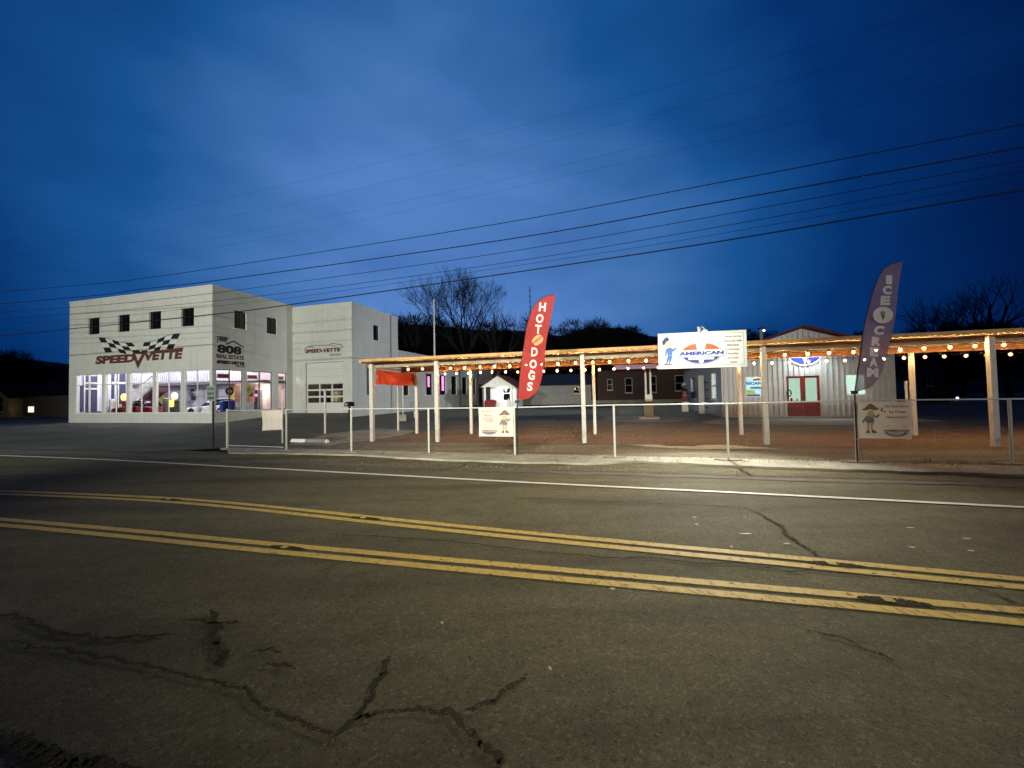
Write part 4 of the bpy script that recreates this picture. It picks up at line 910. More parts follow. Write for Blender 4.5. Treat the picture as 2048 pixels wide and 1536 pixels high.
g.m = 0; flat(g, ellipse(cx_, cz_, rx_ * .93, rz_ * .93, 30, math.pi + .40, 2 * math.pi - .40), yy - .001)
bw_, bh_ = rx_ * 1.19, rz_ * .34
def stad(w, h, dx=0): return ellipse(cx_ + w - h, cz_, h, h, 12, -math.pi / 2, math.pi / 2)[:-1] + ellipse(cx_ - w + h, cz_, h, h, 12, math.pi / 2, 1.5 * math.pi)
g.m = 3; flat(g, stad(bw_, bh_), yy - .003); g.m = 2; flat(g, stad(bw_ - .012, bh_ - .012), yy - .005)
# torch shape in the middle and small white band text area
flat(g, [(cx_ - .07, cz_ - rz_ * .34), (cx_ - .06, cz_ - rz_ * .85), (cx_, cz_ - rz_ * .97), (cx_ + .06, cz_ - rz_ * .85), (cx_ + .07, cz_ - rz_ * .34)], yy - .004)
flat(g, [(cx_ - rx_ * .62, cz_ - rz_ * .36), (cx_ - rx_ * .60, cz_ - rz_ * .60), (cx_ + rx_ * .60, cz_ - rz_ * .60), (cx_ + rx_ * .62, cz_ - rz_ * .36)], yy - .003)
flat(g, [(cx_ - .10, cz_ + rz_ * .34), (cx_ + .10, cz_ + rz_ * .34), (cx_ + .14, cz_ + rz_ * .9), (cx_ + .05, cz_ + rz_ * 1.2), (cx_ - .03, cz_ + rz_ * 1.25), (cx_ - .13, cz_ + rz_ * .85)], yy - .004)
g.m = 0; text(g, 'AMERICAN', cx_ - bw_ * .88, cz_ - bh_ * .52, bw_ * 1.76, bh_ * 1.04, yy - .007, .06)
g.m = 3; text(g, 'THE', cx_ - rx_ * .45, cz_ - rz_ * .54, .12, .05, yy - .006, .02); text(g, 'FOOD CO', cx_ + rx_ * .15, cz_ - rz_ * .54, .26, .05, yy - .006, .02)
lines_ = [('Premium Hot Dogs', 330), ('Hot & Iced Coffee', 415), ('Milkshakes', 502), ('Cold Sweets', 590), ('Smoothies', 678), ('Ice Cream', 765), ('Lattes', 855)]
for i, (tx, y) in enumerate(lines_):
    w_ = len(tx) * .027 * (1.0 if i < 2 else 1.1); c_ = us(1690 if i > 1 else 1680, y); g.m = 3 if i % 2 == 0 else 4
    text(g, tx, c_[0] - w_ / 2 + (.02 if i < 2 else 0), c_[1] - .028, w_, .056, yy, .03)
g.m = 4; a_ = us(600, 520); text(g, 'Good Food!', a_[0], a_[1], .24, .045, yy, .02, 0, .42); g.m = 3; a_ = us(610, 470); text(g, 'Time to', a_[0], a_[1] + .01, .14, .035, yy, .02, 0, .42)
g.build('emblem', [M['blueink'], M['redink'], M['signwhite'], M['greyink'], M['pinkink']], sg)
# uniformed attendant print
g = MB(); pl = lambda pts, y=yy: flat(g, [us(*p) for p in pts], y)
g.m = 0
pl([(320, 590), (380, 560), (430, 560), (470, 590), (500, 575), (522, 545), (545, 575), (510, 620), (465, 640), (450, 715), (350, 715), (345, 640), (330, 740), (300, 735), (305, 650)])
pl([(352, 718), (450, 718), (440, 790), (395, 885), (370, 885), (385, 800), (345, 885), (315, 885), (340, 790)])
g.m = 2; pl([(305, 500), (320, 470), (430, 430), (440, 480), (425, 530), (380, 562), (330, 560), (310, 530)], yy - .001); pl([(515, 540), (520, 505), (585, 500), (580, 540), (545, 560)]); pl([(302, 742), (328, 742), (325, 785), (305, 785)])
g.m = 1; pl([(250, 500), (245, 440), (290, 375), (345, 345), (385, 350), (380, 385), (405, 390), (405, 405), (330, 450), (290, 510), (265, 510)], yy - .002)
g.m = 3; pl([(300, 888), (398, 888), (405, 905), (280, 910)]); pl([(240, 905), (300, 893), (500, 895), (420, 915), (280, 920)], yy + .001)
g.build('attendant_print', [M['uniform'], paint('navy_print', (0.02, 0.035, 0.13), .5), M['skin'], M['greyink']], sg)
g = MB()
for x in (.5, SW - .5): g.box(x - .02, x + .02, .03, .38, SH * .35, SH * .39); g.box(x - .02, x + .02, .03, .38, SH * .80, SH * .84)
o = g.build('brackets', M['galv'], sg); o['kind'] = 'stuff'
# floodlight clamped over the sign
fx_, _ = FK.hit_y(1402, 690, sgY)
fl = thing('floodlight', 'glaring white floodlight on a bracket leaning over the top of the canopy sign', 'floodlight', FK.o + FK.D * fx_ + FK.N * sgY + Vector((0, 0, sz1)), -THc)
g = MB(); g.path([(0, .03, .02), (0, .02, .12), (0, -.10, .16), (0, -.30, .10), (0, -.40, .02)], .014, 8); g.build('arm', M['white'], fl)
g = MB(); g.tube((-.05, .0, .02), (-.07, -.03, .17), .025, .03, 10); g.build('sensor', M['white'], fl)
hd = MB(); hd.smooth = True; hd.lathe([(.03, .06), (.06, .05), (.12, -.02), (.13, -.05)], (0, -.40, -.03), 16); hh_ = hd.build('lamp_head', M['white'], fl)
g = MB(); g.smooth = True; g.sphere((0, -.40, -.11), .10, 16, 10, .85); g.build('lens', emis('flood_lens', (1.0, 0.99, .95), 24.0), hh_)
p = FK.o + FK.D * fx_ + FK.N * (sgY - .42)
spot('floodlight_beam', (p.x, p.y, sz1 - .26), (p.x - 1.4, p.y - 3.6, 0), 2300, (1.0, .96, .82), 104, 1.0, .09)

# ---- red cloth hung on the canopy end
e0 = FK.loc(gnd(745, 882.5)); e1 = rear[0]
cl = thing('cloth_banner', 'plain red orange cloth banner stretched between the two left canopy posts', 'banner', cF, -THc)
d_ = Vector((e1.x - .0, e1.y, 0)); L_ = d_.length; ux = d_.normalized(); nn_ = Vector((ux.y, -ux.x, 0))
zA1 = FK.hit_y(749, 738, 0)[1]; zA0 = FK.hit_y(749, 769.5, 0)[1]; zB1 = FK.hit_y(834, 746, e1.y)[1]; zB0 = FK.hit_y(834, 771.5, e1.y)[1]
g = MB(); g.smooth = True; P_ = []; n_, m_ = 40, 12
for j in range(m_ + 1):
    for i in range(n_ + 1):
        s_ = i / n_; t_ = j / m_; top = zA1 + (zB1 - zA1) * s_ - .05 * math.sin(math.pi * s_); bot = zA0 + (zB0 - zA0) * s_ + .02 * math.sin(9 * s_)
        w_ = .03 * math.sin(s_ * 17 + t_ * 2) + .05 * mnoise.noise(Vector((s_ * 6, t_ * 3, 0)))
        q_ = ux * (.08 + s_ * (L_ - .14)) + nn_ * (w_ + .09); P_.append((q_.x, q_.y, bot + (top - bot) * t_))
g.add(P_, [(j * (n_ + 1) + i, j * (n_ + 1) + i + 1, (j + 1) * (n_ + 1) + i + 1, (j + 1) * (n_ + 1) + i) for j in range(m_) for i in range(n_)]); g.build('fabric', M['orange'], cl)
g = MB()
for q_, z_ in ((ux * .08 + nn_ * .09, zA1), (ux * .08 + nn_ * .09, zA0), (ux * (L_ - .06) + nn_ * .09, zB1), (ux * (L_ - .06) + nn_ * .09, zB0)): g.tube(q_ + Vector((0, 0, z_)), q_ - nn_ * .09 + Vector((0, 0, z_ + .03)), .006, n=4)
o = g.build('tie_cords', M['white'], cl); o['kind'] = 'stuff'

# ================================================================== CHAIN LINK FENCE
FP = [(455, 898.5), (573, 902.5), (703, 906), (858, 909.5), (1030, 913), (1230, 917.5), (1457, 922.5), (1715, 926.5), (2025, 931)]
fps = [gnd(*p) for p in FP]; fps += [fps[-1] + (fps[-1] - fps[-2]) * k for k in (1, 2, 3)]
cf = fps[4]; dv = fps[8] - fps[0]; THf = -math.atan2(dv.y, dv.x); FF = Frame(cf, THf)
fl_ = thing('chain_link_fence', 'low chain link fence on white steel posts running along the kerb', 'fence', cf, -THf)
FH = 1.30
lp = [FF.loc(p) for p in fps]
def ptop(i): return FF.hit_y(*[(455, 820), (573, 819), (703, 818), (858, 817), (1030, 815), (1230, 810), (1457, 807.5), (1715, 801), (2025, 798)][min(i, 8)], lp[min(i, 8)].y)[1]
tops = [ptop(i) for i in range(len(lp))]
for i, p in enumerate(lp):
    if i == 0: r = .04
    else: r = .027
    g = MB(); g.smooth = False; g.tube((p.x, p.y, .02), (p.x, p.y, tops[i] - .01), r, n=10); g.sphere((p.x, p.y, tops[i] - .01), r * 1.2, 8, 6); pp = g.build('post', M['galv'], fl_)
    g = MB(); rr = [(.02 if k % 2 else .0) + .2 + random.uniform(-.03, .03) for k in range(14)]
    g.slab([(p.x + (rr[k] * (1.35 if i > 4 else 1.0)) * math.cos(k * math.pi / 7), p.y + rr[k] * .7 * math.sin(k * math.pi / 7)) for k in range(14)], .0, .05); g.build('footing', M['pale_concrete'], fl_)
g = MB(); g.path([(p.x, p.y, tops[i]) for i, p in enumerate(lp) if i >= 1], .017, 8); g.build('top_rail', M['galv'], fl_)
wire = paint('zinc_wire', (0.24, 0.24, 0.22), 0.5, 0.05, metal=.3)
for i in range(1, len(lp) - 1):
    a, b = lp[i], lp[i + 1]; g = MB(); L = (b - a).length; step = .085; Hh = min(tops[i], tops[i + 1]) - .10
    nW = int((L + Hh) / step)
    for k in range(nW):
        for s_ in (1, -1):
            u0 = k * step - Hh; z0 = 0.0; u1 = u0 + Hh; z1 = Hh
            if u0 < 0: z0 = -u0; u0 = 0
            if u1 > L: z1 = Hh - (u1 - L); u1 = L
            if z1 <= z0: continue
            if s_ < 0: U0, U1 = L - u0, L - u1
            else: U0, U1 = u0, u1
            A_ = a.lerp(b, U0 / L); B_ = a.lerp(b, U1 / L)
            g.tube((A_.x, A_.y + .006 * s_, .06 + z0), (B_.x, B_.y + .006 * s_, .06 + z1), .0012, n=3, caps=False)
    g.build('wire_mesh', wire, fl_)
# ---- gate at the left end
gt = thing('fence_gate', 'steel gate at the left end of the fence carrying a blank cream banner', 'gate', lp and fps[0], -THf)
FG = Frame(fps[0], THf); q0 = FG.loc(fps[1]); gp = FG.loc(gnd(565, 886))
zr = FG.hit_y(500, 820.5, 0)[1]
g = MB(); g.tube((.0, 0, zr), (q0.x - .1, q0.y, zr), .018, n=8); g.build('top_tube', M['galv'], gt)
g = MB(); g.tube((.06, .0, .12), (q0.x - .1, q0.y, .12), .014, n=8); g.build('bottom_tube', M['galv'], gt)
g = MB(); g.tube((gp.x, gp.y, 0), (gp.x, gp.y, 1.42), .03, n=8); g.build('gate_post', M['galv'], gt)
g = MB(); L = q0.x - .16; step = .085; Hh = zr - .16
for k in range(int((L + Hh) / step)):
    for s_ in (1, -1):
        u0 = k * step - Hh; z0 = 0; u1 = u0 + Hh; z1 = Hh
        if u0 < 0: z0 = -u0; u0 = 0
        if u1 > L: z1 = Hh - (u1 - L); u1 = L
        if z1 <= z0: continue
        U0, U1 = (L - u0, L - u1) if s_ < 0 else (u0, u1)
        g.tube((.06 + U0, q0.y * U0 / q0.x + .006 * s_, .14 + z0), (.06 + U1, q0.y * U1 / q0.x + .006 * s_, .14 + z1), .0012, n=3, caps=False)
g.build('wire_mesh', wire, gt)

# ---- banners tied to the fence
def banner(name, label, cor, mat, extra=None, sag=.02, tilt=0.0):
    yb = -.045; i = 0
    x0, zt = FF.hit_y(*cor[0], yb); x1, zt1 = FF.hit_y(*cor[1], yb); _, zb_ = FF.hit_y(*cor[2], yb); _, zb2 = FF.hit_y(*cor[3], yb)
    yb = -.055 + lp[4].y
    t = thing(name, label, 'banner', FF.o + FF.D * x0 + FF.N * yb + Vector((0, 0, 0)), -THf)
    w = x1 - x0
    def fn(u, z, off=0.0):
        s_ = u / w; k = (z - zb_) / (zt - zb_)
        y = .018 * math.sin(u * 6 + 1) * (1 - k) + .012 * math.sin(z * 9 + u * 3) - off - .008
        zz = z + (1 - k) * (zb2 - zb_) * s_ + k * (zt1 - zt) * s_
        return (u, y, zz)
    g = MB(); g.smooth = True; n_, m_ = 20, 12
    g.add([fn(w * i / n_, zb_ + (zt - zb_) * j / m_) for j in range(m_ + 1) for i in range(n_ + 1)], [(j * (n_ + 1) + i, j * (n_ + 1) + i + 1, (j + 1) * (n_ + 1) + i + 1, (j + 1) * (n_ + 1) + i) for j in range(m_) for i in range(n_)])
    g.build('vinyl', mat, t)
    g = MB()
    for (u, z) in ((.01, zt), (w - .01, zt), (.01, zb_), (w - .01, zb_)):
        q_ = fn(u, z); g.tube(q_, (q_[0] + (-.03 if u < .1 else .03), .05, q_[2] + (.03 if z == zt else -.03)), .004, n=4)
    o = g.build('tie_cords', M['white'], t); o['kind'] = 'stuff'
    return t, w, zb_, zt, fn
banner('blank_banner', 'blank cream banner hanging on the fence gate at the left', ((525, 821.5), (566, 820.5), (525, 861), (566, 859)), M['blankbanner'])
def hatfigure(g, X, Z, w, h, fn, hat=True):
    # simple printed figure with a broad hat, seen from the front
    P = lambda pts, m: (setattr(g, 'm', m), g.add([fn(X + a * w, Z + b * h, .004) for a, b in pts], [list(range(len(pts)))]))
    P([(.30, .05), (.30, .0), (.48, .0), (.46, .10), (.40, .12)], 1); P([(.56, .12), (.56, .03), (.60, 0), (.80, .0), (.78, .05), (.66, .12)], 1)
    P([(.38, .13), (.46, .12), (.50, .36), (.36, .36)], 3); P([(.54, .12), (.62, .13), (.66, .36), (.52, .36)], 3)
    P([(.34, .34), (.68, .34), (.70, .42), (.62, .58), (.40, .58), (.30, .44)], 2); P([(.30, .56), (.20, .46), (.14, .36), (.22, .34), (.34, .48), (.42, .60)], 2)
    P([(.62, .58), (.78, .50), (.90, .58), (.92, .66), (.84, .62), (.76, .58), (.64, .64)], 2)
    P([(.38, .56), (.66, .56), (.68, .66), (.64, .76), (.42, .76), (.36, .66)], 4)
    P([(.10, .80), (.24, .76), (.50, .80), (.76, .76), (.92, .84), (.80, .86), (.66, .95), (.52, 1.0), (.38, .94), (.24, .84)], 1)
def oval(g, cx, cz, rx, rz, fn):
    def E(pts, m, off): g.m = m; g.add([fn(a, b, off) for a, b in pts], [list(range(len(pts)))])
    E(ellipse(cx, cz, rx, rz, 24, math.pi + .3, 2 * math.pi - .3), 2, .004); E(ellipse(cx, cz, rx * .95, rz * .95, 24, .45, 1.15), 0, .004); E(ellipse(cx, cz, rx * .95, rz * .95, 24, 2.0, 2.7), 2, .004)
    g.m = 1; text(g, 'AMERICAN', cx - rx, cz - rz * .22, rx * 2, rz * .36, 0, .05, fn=lambda a, b: fn(a, b, .006))
inks = [M['pinkink'], M['brownink'], M['greyink'], M['tanink'], paint('olive_print', (0.40, 0.34, 0.14), .7)]
t, w, zb_, zt, fn = banner('menu_banner', 'square pale banner with pink lettering and a cartoon figure, under the white shed', ((957.5, 815.5), (1026.5, 815), (957, 872.5), (1027.5, 873)), M['banner'])
g = MB(); hb = zt - zb_; g.m = 0
for i, (tx, a, b, z) in enumerate((('Handmade Daily', .08, .50, .84), ('Shakes', .16, .40, .70), ('Hot Dogs', .16, .42, .575), ('& More', .22, .42, .50))): text(g, tx, w * a, zb_ + hb * z, w * (b - a), hb * .065, 0, .0, fn=lambda u, z: fn(u, z, .004))
oval(g, w * .30, zb_ + hb * .20, w * .23, hb * .14, fn); hatfigure(g, w * .54, zb_ + hb * .12, w * .42, hb * .80, fn); o = g.build('print', inks, t); o['kind'] = 'stuff'
t, w, zb_, zt, fn = banner('menu_banner', 'wide pale banner with a hatted cartoon figure and pink lettering, below the purple flag', ((1714, 804), (1820, 803), (1715, 876.5), (1822.5, 877)), M['banner'])
g = MB(); hb = zt - zb_; g.m = 0
for tx, a, b, z in (('Old Time Flavors', .50, .96, .84), ('Ice Cream', .58, .90, .69), ('Open Evenings', .52, .92, .54)): text(g, tx, w * a, zb_ + hb * z, w * (b - a), hb * .075, 0, .02, fn=lambda u, z: fn(u, z, .004))
oval(g, w * .71, zb_ + hb * .22, w * .24, hb * .17, fn); hatfigure(g, w * .02, zb_ + hb * .14, w * .42, hb * .82, fn)
g.m = 1; g.add([fn(w * a, zb_ + hb * b, .004) for a, b in ((.38, .78), (.52, .70), (.51, .74), (.46, .76), (.46, .84), (.44, .84), (.43, .77))], [list(range(7))]); o = g.build('print', inks, t); o['kind'] = 'stuff'

# ================================================================== FEATHER FLAGS
def feather(name, label, base_i, basepx, left, right, mat, polemat, hem=None):
    p = fps[base_i]; FX = Frame(p + FF.N * -.08, THf)
    L = [FX.hit_y(*q) for q in left]; R = [FX.hit_y(*q) for q in right]
    t = thing(name, label, 'flag', FX.o, -THf)
    def wav(u, z, off=0.0): return .035 * math.sin(z * 2.6 + u * 4.0) * min(1, max(0, (u - L[0][0]) * 3)) - off
    def samp(C, s):
        x = s * (len(C) - 1); i = min(int(x), len(C) - 2); f = x - i; p0 = C[max(i - 1, 0)]; p1 = C[i]; p2 = C[i + 1]; p3 = C[min(i + 2, len(C) - 1)]
        return tuple(.5 * (2 * p1[k] + (p2[k] - p0[k]) * f + (2 * p0[k] - 5 * p1[k] + 4 * p2[k] - p3[k]) * f * f + (3 * p1[k] - p0[k] - 3 * p2[k] + p3[k]) * f ** 3) for k in (0, 1))
    g = MB(); g.smooth = True; n_, m_ = 44, 8; P_ = []
    for j in range(n_ + 1):
        a = samp(L, j / n_); b = samp(R, j / n_)
        for i in range(m_ + 1):
            u = a[0] + (b[0] - a[0]) * i / m_; z = a[1] + (b[1] - a[1]) * i / m_; P_.append((u, wav(u, z), z))
    g.add(P_, [(j * (m_ + 1) + i, j * (m_ + 1) + i + 1, (j + 1) * (m_ + 1) + i + 1, (j + 1) * (m_ + 1) + i) for j in range(n_) for i in range(m_)]); g.build('flag_cloth', mat, t)
    g = MB(); bx_, bz_ = FX.hit_y(*basepx); path = [(bx_, 0, .03), (bx_, 0, bz_)] + [(samp(L, j / 24)[0] - .012, wav(*samp(L, j / 24)), samp(L, j / 24)[1]) for j in range(25)]
    n = len(path); g.path(path, [.014 - .009 * k / n for k in range(n)], 6); g.build('pole', polemat, t)
    g = MB(); g.box(bx_ - .05, bx_ + .05, -.03, .05, bz_ + .0, bz_ + .07); g.build('clamp', M['black'], t, .01)
    return t, FX, wav
def glyphs(t, FX, wav, items, mat, h, w, rot, bold=.07):
    g = MB()
    for ch, px, py, k in items:
        u, z = FX.hit_y(px, py); text(g, ch, u - w * k / 2, z - h / 2, w * k, h, 0, bold, 0, rot, fn=lambda a, b: (a, wav(a, b, .012), b))
    g.build('lettering', mat, t)
t, FX, wav = feather('feather_flag', 'red feather flag reading HOT DOGS standing at the fence', 4, (1034, 806),
    [(1036, 799), (1037.5, 782), (1040, 755), (1043, 728), (1047, 700), (1050, 678), (1054, 655), (1060, 634), (1067, 615), (1078, 601), (1092, 592), (1110.5, 588)],
    [(1037, 799), (1056, 797), (1070, 786), (1078, 772), (1084, 752), (1089, 725), (1091, 700), (1094, 678), (1098, 656), (1102, 634), (1106, 612), (1110.5, 589)], M['flagred'], M['black'])
sc = (fps[4].y / FPX)
glyphs(t, FX, wav, [('H', 1085, 614, 1), ('O', 1080, 637.6, 1.1), ('T', 1077, 659, .95), ('D', 1069, 704, 1.0), ('O', 1066, 728, 1.1), ('G', 1063, 751, 1.0), ('S', 1060, 773, .85)], M['flagletter'], 17.5 * sc, 13 * sc, -.10, .035)
g = MB(); u, z = FX.hit_y(1075.7, 680.5)
for dz, rx, rz, m in ((-.04, .14, .075, 0), (.045, .14, .065, 0), (.005, .16, .035, 1)):
    g.m = m; ex = ellipse(0, 0, rx, rz, 18); c, s_ = math.cos(.65), math.sin(.65)
    g.add([(u + a * c - (b + dz) * s_, wav(u, z, .012 + m * .003), z + a * s_ + (b + dz) * c) for a, b in ex], [list(range(18))])
g.build('hot_dog_print', [cloth('bun_print', (.62, .36, .17), .3), cloth('sausage_print', (.42, .16, .08), .3)], t)
t, FX, wav = feather('feather_flag', 'purple grey feather flag reading ICE CREAM standing at the fence on the right', 7, (1709.5, 788),
    [(1711.5, 783), (1715.5, 752), (1719.5, 724), (1724, 700), (1727, 675), (1732, 648), (1738, 618), (1744, 588), (1753, 562), (1767, 541), (1786, 527), (1808, 521.5)],
    [(1713.5, 783), (1737, 776), (1757, 757), (1768, 737), (1776, 712), (1780, 690), (1784, 664), (1788, 636), (1792, 606), (1797, 576), (1803, 548), (1808, 522.5)], M['flagpurple'], M['black'])
sc = (fps[7].y / FPX)
glyphs(t, FX, wav, [('I', 1777, 560, .7), ('C', 1771.8, 581, 1), ('E', 1767.8, 602, 1), ('C', 1758.3, 660.7, 1), ('R', 1754.3, 682.5, 1), ('E', 1749.6, 703.7, .95), ('A', 1747.6, 724, .95), ('M', 1744.6, 745, 1.3)], M['flagletter2'], 18 * sc, 15.5 * sc, -.10)
g = MB(); u, z = FX.hit_y(1762.5, 631); R_ = 16.3 * sc
g.m = 0; g.add([(u + a, wav(u, z, .034), z + b) for a, b in ellipse(0, 0, R_, R_, 28)], [list(range(28))])
g.m = 1; g.add([(u + a, wav(u, z, .039), z + b) for a, b in ((-.035, 0), (-.005, -.12), (.03, 0))], [(0, 1, 2)]); g.m = 2; g.add([(u + a - .005, wav(u, z, .039), z + .035 + b) for a, b in ellipse(0, 0, .045, .05, 14)], [list(range(14))])
g.build('cone_badge', [M['flagletter2'], cloth('cone_print', (.12, .10, .06), .3), cloth('scoop_print', (.30, .27, .22), .3)], t)

# ================================================================== SMALL THINGS ON THE LOT
p = gnd(426, 893); t = thing('street_sign', 'small grey-green notice sign on a dark pole by the left end of the fence', 'sign', p, -TH)
FS = Frame(p, TH); a_, za = FS.hit_y(416.5, 772); b_, _ = FS.hit_y(434, 772); _, zb_ = FS.hit_y(425, 802)
g = MB(); g.tube((0, 0, 0), (0, 0, zb_ + .3), .03); g.build('pole', M['dark'], t)
g = MB(); g.box(a_, b_, -.05, -.035, zb_, za); g.build('plate', paint('sign_green_grey', (0.20, 0.25, 0.23), .5), t, .004)
g = MB()
for i, tx in enumerate(('DO NOT', 'BLOCK', 'DRIVE')): text(g, tx, a_ + .05, za - .15 - i * .155, b_ - a_ - .10, .09, -.054, .03)
g.build('lettering', M['dark'], t)
p = gnd(699, 843); t = thing('mailbox', 'black mailbox with white house number on a dark post', 'mailbox', p, -TH)
g = MB(); g.box(-.05, .05, -.05, .05, 0, .98); g.build('post', M['black'], t)
g = MB(); pts = [(-.2, .98), (.2, .98), (.2, 1.15)] + [(.2 * math.cos(a), 1.15 + .13 * math.sin(a)) for a in (.6, 1.2, 1.9, 2.5)] + [(-.2, 1.15)]; g.prism(pts, -.25, .25); g.build('box', M['black'], t, .01)
g = MB(); text(g, '377', -.13, 1.05, .18, .10, -.256, .04); g.build('house_number', M['white'], t)
p = gnd(650.5, 867); t = thing('white_post', 'tall white steel post standing alone in front of the garage building', 'post', p); g = MB(); g.tube((0, 0, 0), (0, 0, 1.88), .05); g.build('pole', M['post'], t); g = MB(); g.sphere((0, 0, 1.89), .06, 8, 6); g.build('cap', M['post'], t)
p = gnd(796.5, 861.5); t = thing('white_post', 'white pole behind the red cloth banner at the canopy corner', 'post', p); g = MB(); g.tube((0, 0, 0), (0, 0, 2.15), .045); g.build('pole', M['post'], t); g = MB(); g.sphere((0, 0, 2.16), .055, 8, 6); g.build('cap', M['post'], t)
p = gnd(1792, 868); t = thing('grey_post', 'short galvanised post left of the rear canopy post on the right', 'post', gnd(1817, 880)); g = MB(); z_ = 1.95; g.tube((0, 0, 0), (0, 0, 1.72), .03); g.build('pole', M['galv'], t); g = MB(); g.sphere((0, 0, 1.73), .04, 8, 6); g.build('cap', M['galv'], t)
p = gnd(620, 885); t = thing('parking_block', 'white concrete parking block lying on the lot behind the fence', 'parking block', p, -TH)
FS = Frame(p, TH); a_ = FS.hit_y(583, 884)[0]; b_ = FS.hit_y(657, 884)[0]
g = MB(); g.add([(a_, -.08, .012), (b_, -.08, .012), (b_, .08, .012), (a_, .08, .012), (a_ + .05, -.05, .12), (b_ - .05, -.05, .12), (b_ - .05, .05, .12), (a_ + .05, .05, .12)], [(0, 1, 5, 4), (1, 2, 6, 5), (2, 3, 7, 6), (3, 0, 4, 7), (4, 5, 6, 7)]); g.build('block', paint('white_concrete', (.80, .80, .78), .7, .15, 8, .2), t, .01)

# ---- white shed
pS = Frame(gnd(970, 817.5), TH); xs1 = pS.hit_y(1024, 800)[0]; zpk = pS.hit_y(995.5, 751.5)[1]; zev = pS.hit_y(1000, 773.5)[1]
t = thing('garden_shed', 'small white gabled shed with an open porch and brown roof', 'shed', pS.o, -TH)
w = xs1; oh = .38; dS = 5.0
for x in (0, w): g = MB(); g.box(x - .09, x + .09, -.09, .09, 0, zev); g.build('porch_post', M['white'], t)
g = MB(); g.add([(-oh, -.10, zev), (w + oh, -.10, zev), (w / 2, -.10, zpk), (-oh, -.02, zev), (w + oh, -.02, zev), (w / 2, -.02, zpk)], [(0, 1, 2), (5, 4, 3), (0, 3, 4, 1)]); gb = g.build('gable', M['white'], t)
g = MB(); ring(g, ellipse(w / 2, zev + .42, .40, .17), ellipse(w / 2, zev + .42, .36, .14), -.106); g.build('gable_emblem', M['galv'], gb)
g = MB(); th_ = .10
for s_ in (-1, 1):
    xe = w / 2 + s_ * (w / 2 + oh + .12); ze = zev - .08
    g.add([(w / 2, -.35, zpk + th_), (xe, -.35, ze + th_), (xe, dS, ze + th_), (w / 2, dS, zpk + th_), (w / 2, -.35, zpk + .01), (xe, -.35, ze + .01), (xe, dS, ze + .01), (w / 2, dS, zpk + .01)], [(0, 1, 2, 3), (7, 6, 5, 4), (0, 4, 5, 1), (1, 5, 6, 2), (2, 6, 7, 3)])
g.build('roof', paint('brown_shingles', (0.10, 0.03, 0.022), .8, .3, 14), t)
g = MB(); bd = 1.9
dx0, dx1 = w * .46, w * .80
holed_wall(g, lambda u, z, d: (u, bd + d, z), 0, w, 0, zev, [(dx0, dx1, .02, 2.35)], .1); holed_wall(g, side(w), bd + .1, dS - .1, 0, zev, [], .1); holed_wall(g, side(0, -1), bd + .1, dS - .1, 0, zev, [], .1); g.poly([(0, dS - .1, 0), (w, dS - .1, 0), (w, dS - .1, zev), (0, dS - .1, zev)])
g.add([(0, bd, zev), (w, bd, zev), (w / 2, bd, zpk)], [(0, 1, 2)]); g.build('wall', M['white'], t)
g = MB(); g.box(dx0 + .01, dx1 - .01, bd + .03, bd + .07, .03, .9); g.box(dx0 + .01, dx0 + .14, bd + .03, bd + .07, .9, 2.34); g.box(dx1 - .14, dx1 - .01, bd + .03, bd + .07, .9, 2.34); g.box(dx0 + .14, dx1 - .14, bd + .035, bd + .065, 1.62, 1.72); g.box(dx0 + .14, dx1 - .14, bd + .035, bd + .065, 2.2, 2.34); dd = g.build('door', M['white'], t)
g = MB(); g.poly([(dx0 + .13, bd + .05, .9), (dx1 - .13, bd + .05, .9), (dx1 - .13, bd + .05, 2.3), (dx0 + .13, bd + .05, 2.3)]); g.build('pane', M['darkglass'], dd)
g = MB(); g.box(-.1, w + .1, -.12, bd, .0, .12); g.build('porch_deck', M['offwhite'], t)
p = pS.o + pS.D * (w / 2) + pS.N * .9; point('porch_fill', (p.x, p.y, zev - .35), 90, (.92, 1.0, .92), .12)  # added fill inside the porch, whitens the shed front
g = MB(); g.smooth = True; g.sphere((w / 2, .9, zev - .12), .10, 10, 6, .6); g.build('porch_fill_globe', emis('porch_fill_globe', (.9, 1, .9), 3), t)  # glowing globe added to go with the porch fill
t = thing('vendor_cart', 'dark red rounded cart parked on the shed porch', 'cart', pS.o + pS.D * .18 + pS.N * -.75, -TH)
g = MB(); g.smooth = False; pts = [(0, .1), (1.15, .1), (1.2, .65), (1.28, .72), (1.24, .92), (1.0, 1.02), (.25, 1.0), (.05, .9), (0, .7)]; g.prism(pts, 0, .55); g.build('body', M['red'], t, .03)
for a in (.2, .95): g = MB(); g.lathe([(.12, 0), (.12, .05)], (a, -.06, .12), 14, 'y'); g.build('wheel', M['tyre'], t)
t = thing('white_container', 'small white lidded container on the shed porch by the door', 'container', pS.o + pS.D * (w - .45) + pS.N * .2 + Vector((0, 0, .12)), -TH)
g = MB(); g.lathe([(.2, 0), (.22, .1), (.22, .45), (.24, .5), (.18, .75), (.06, .85)], (0, 0, 0), 14); g.build('tub', M['white'], t); g = MB(); g.sphere((0, 0, .9), .07, 8, 6); g.build('lid_knob', M['white'], t)

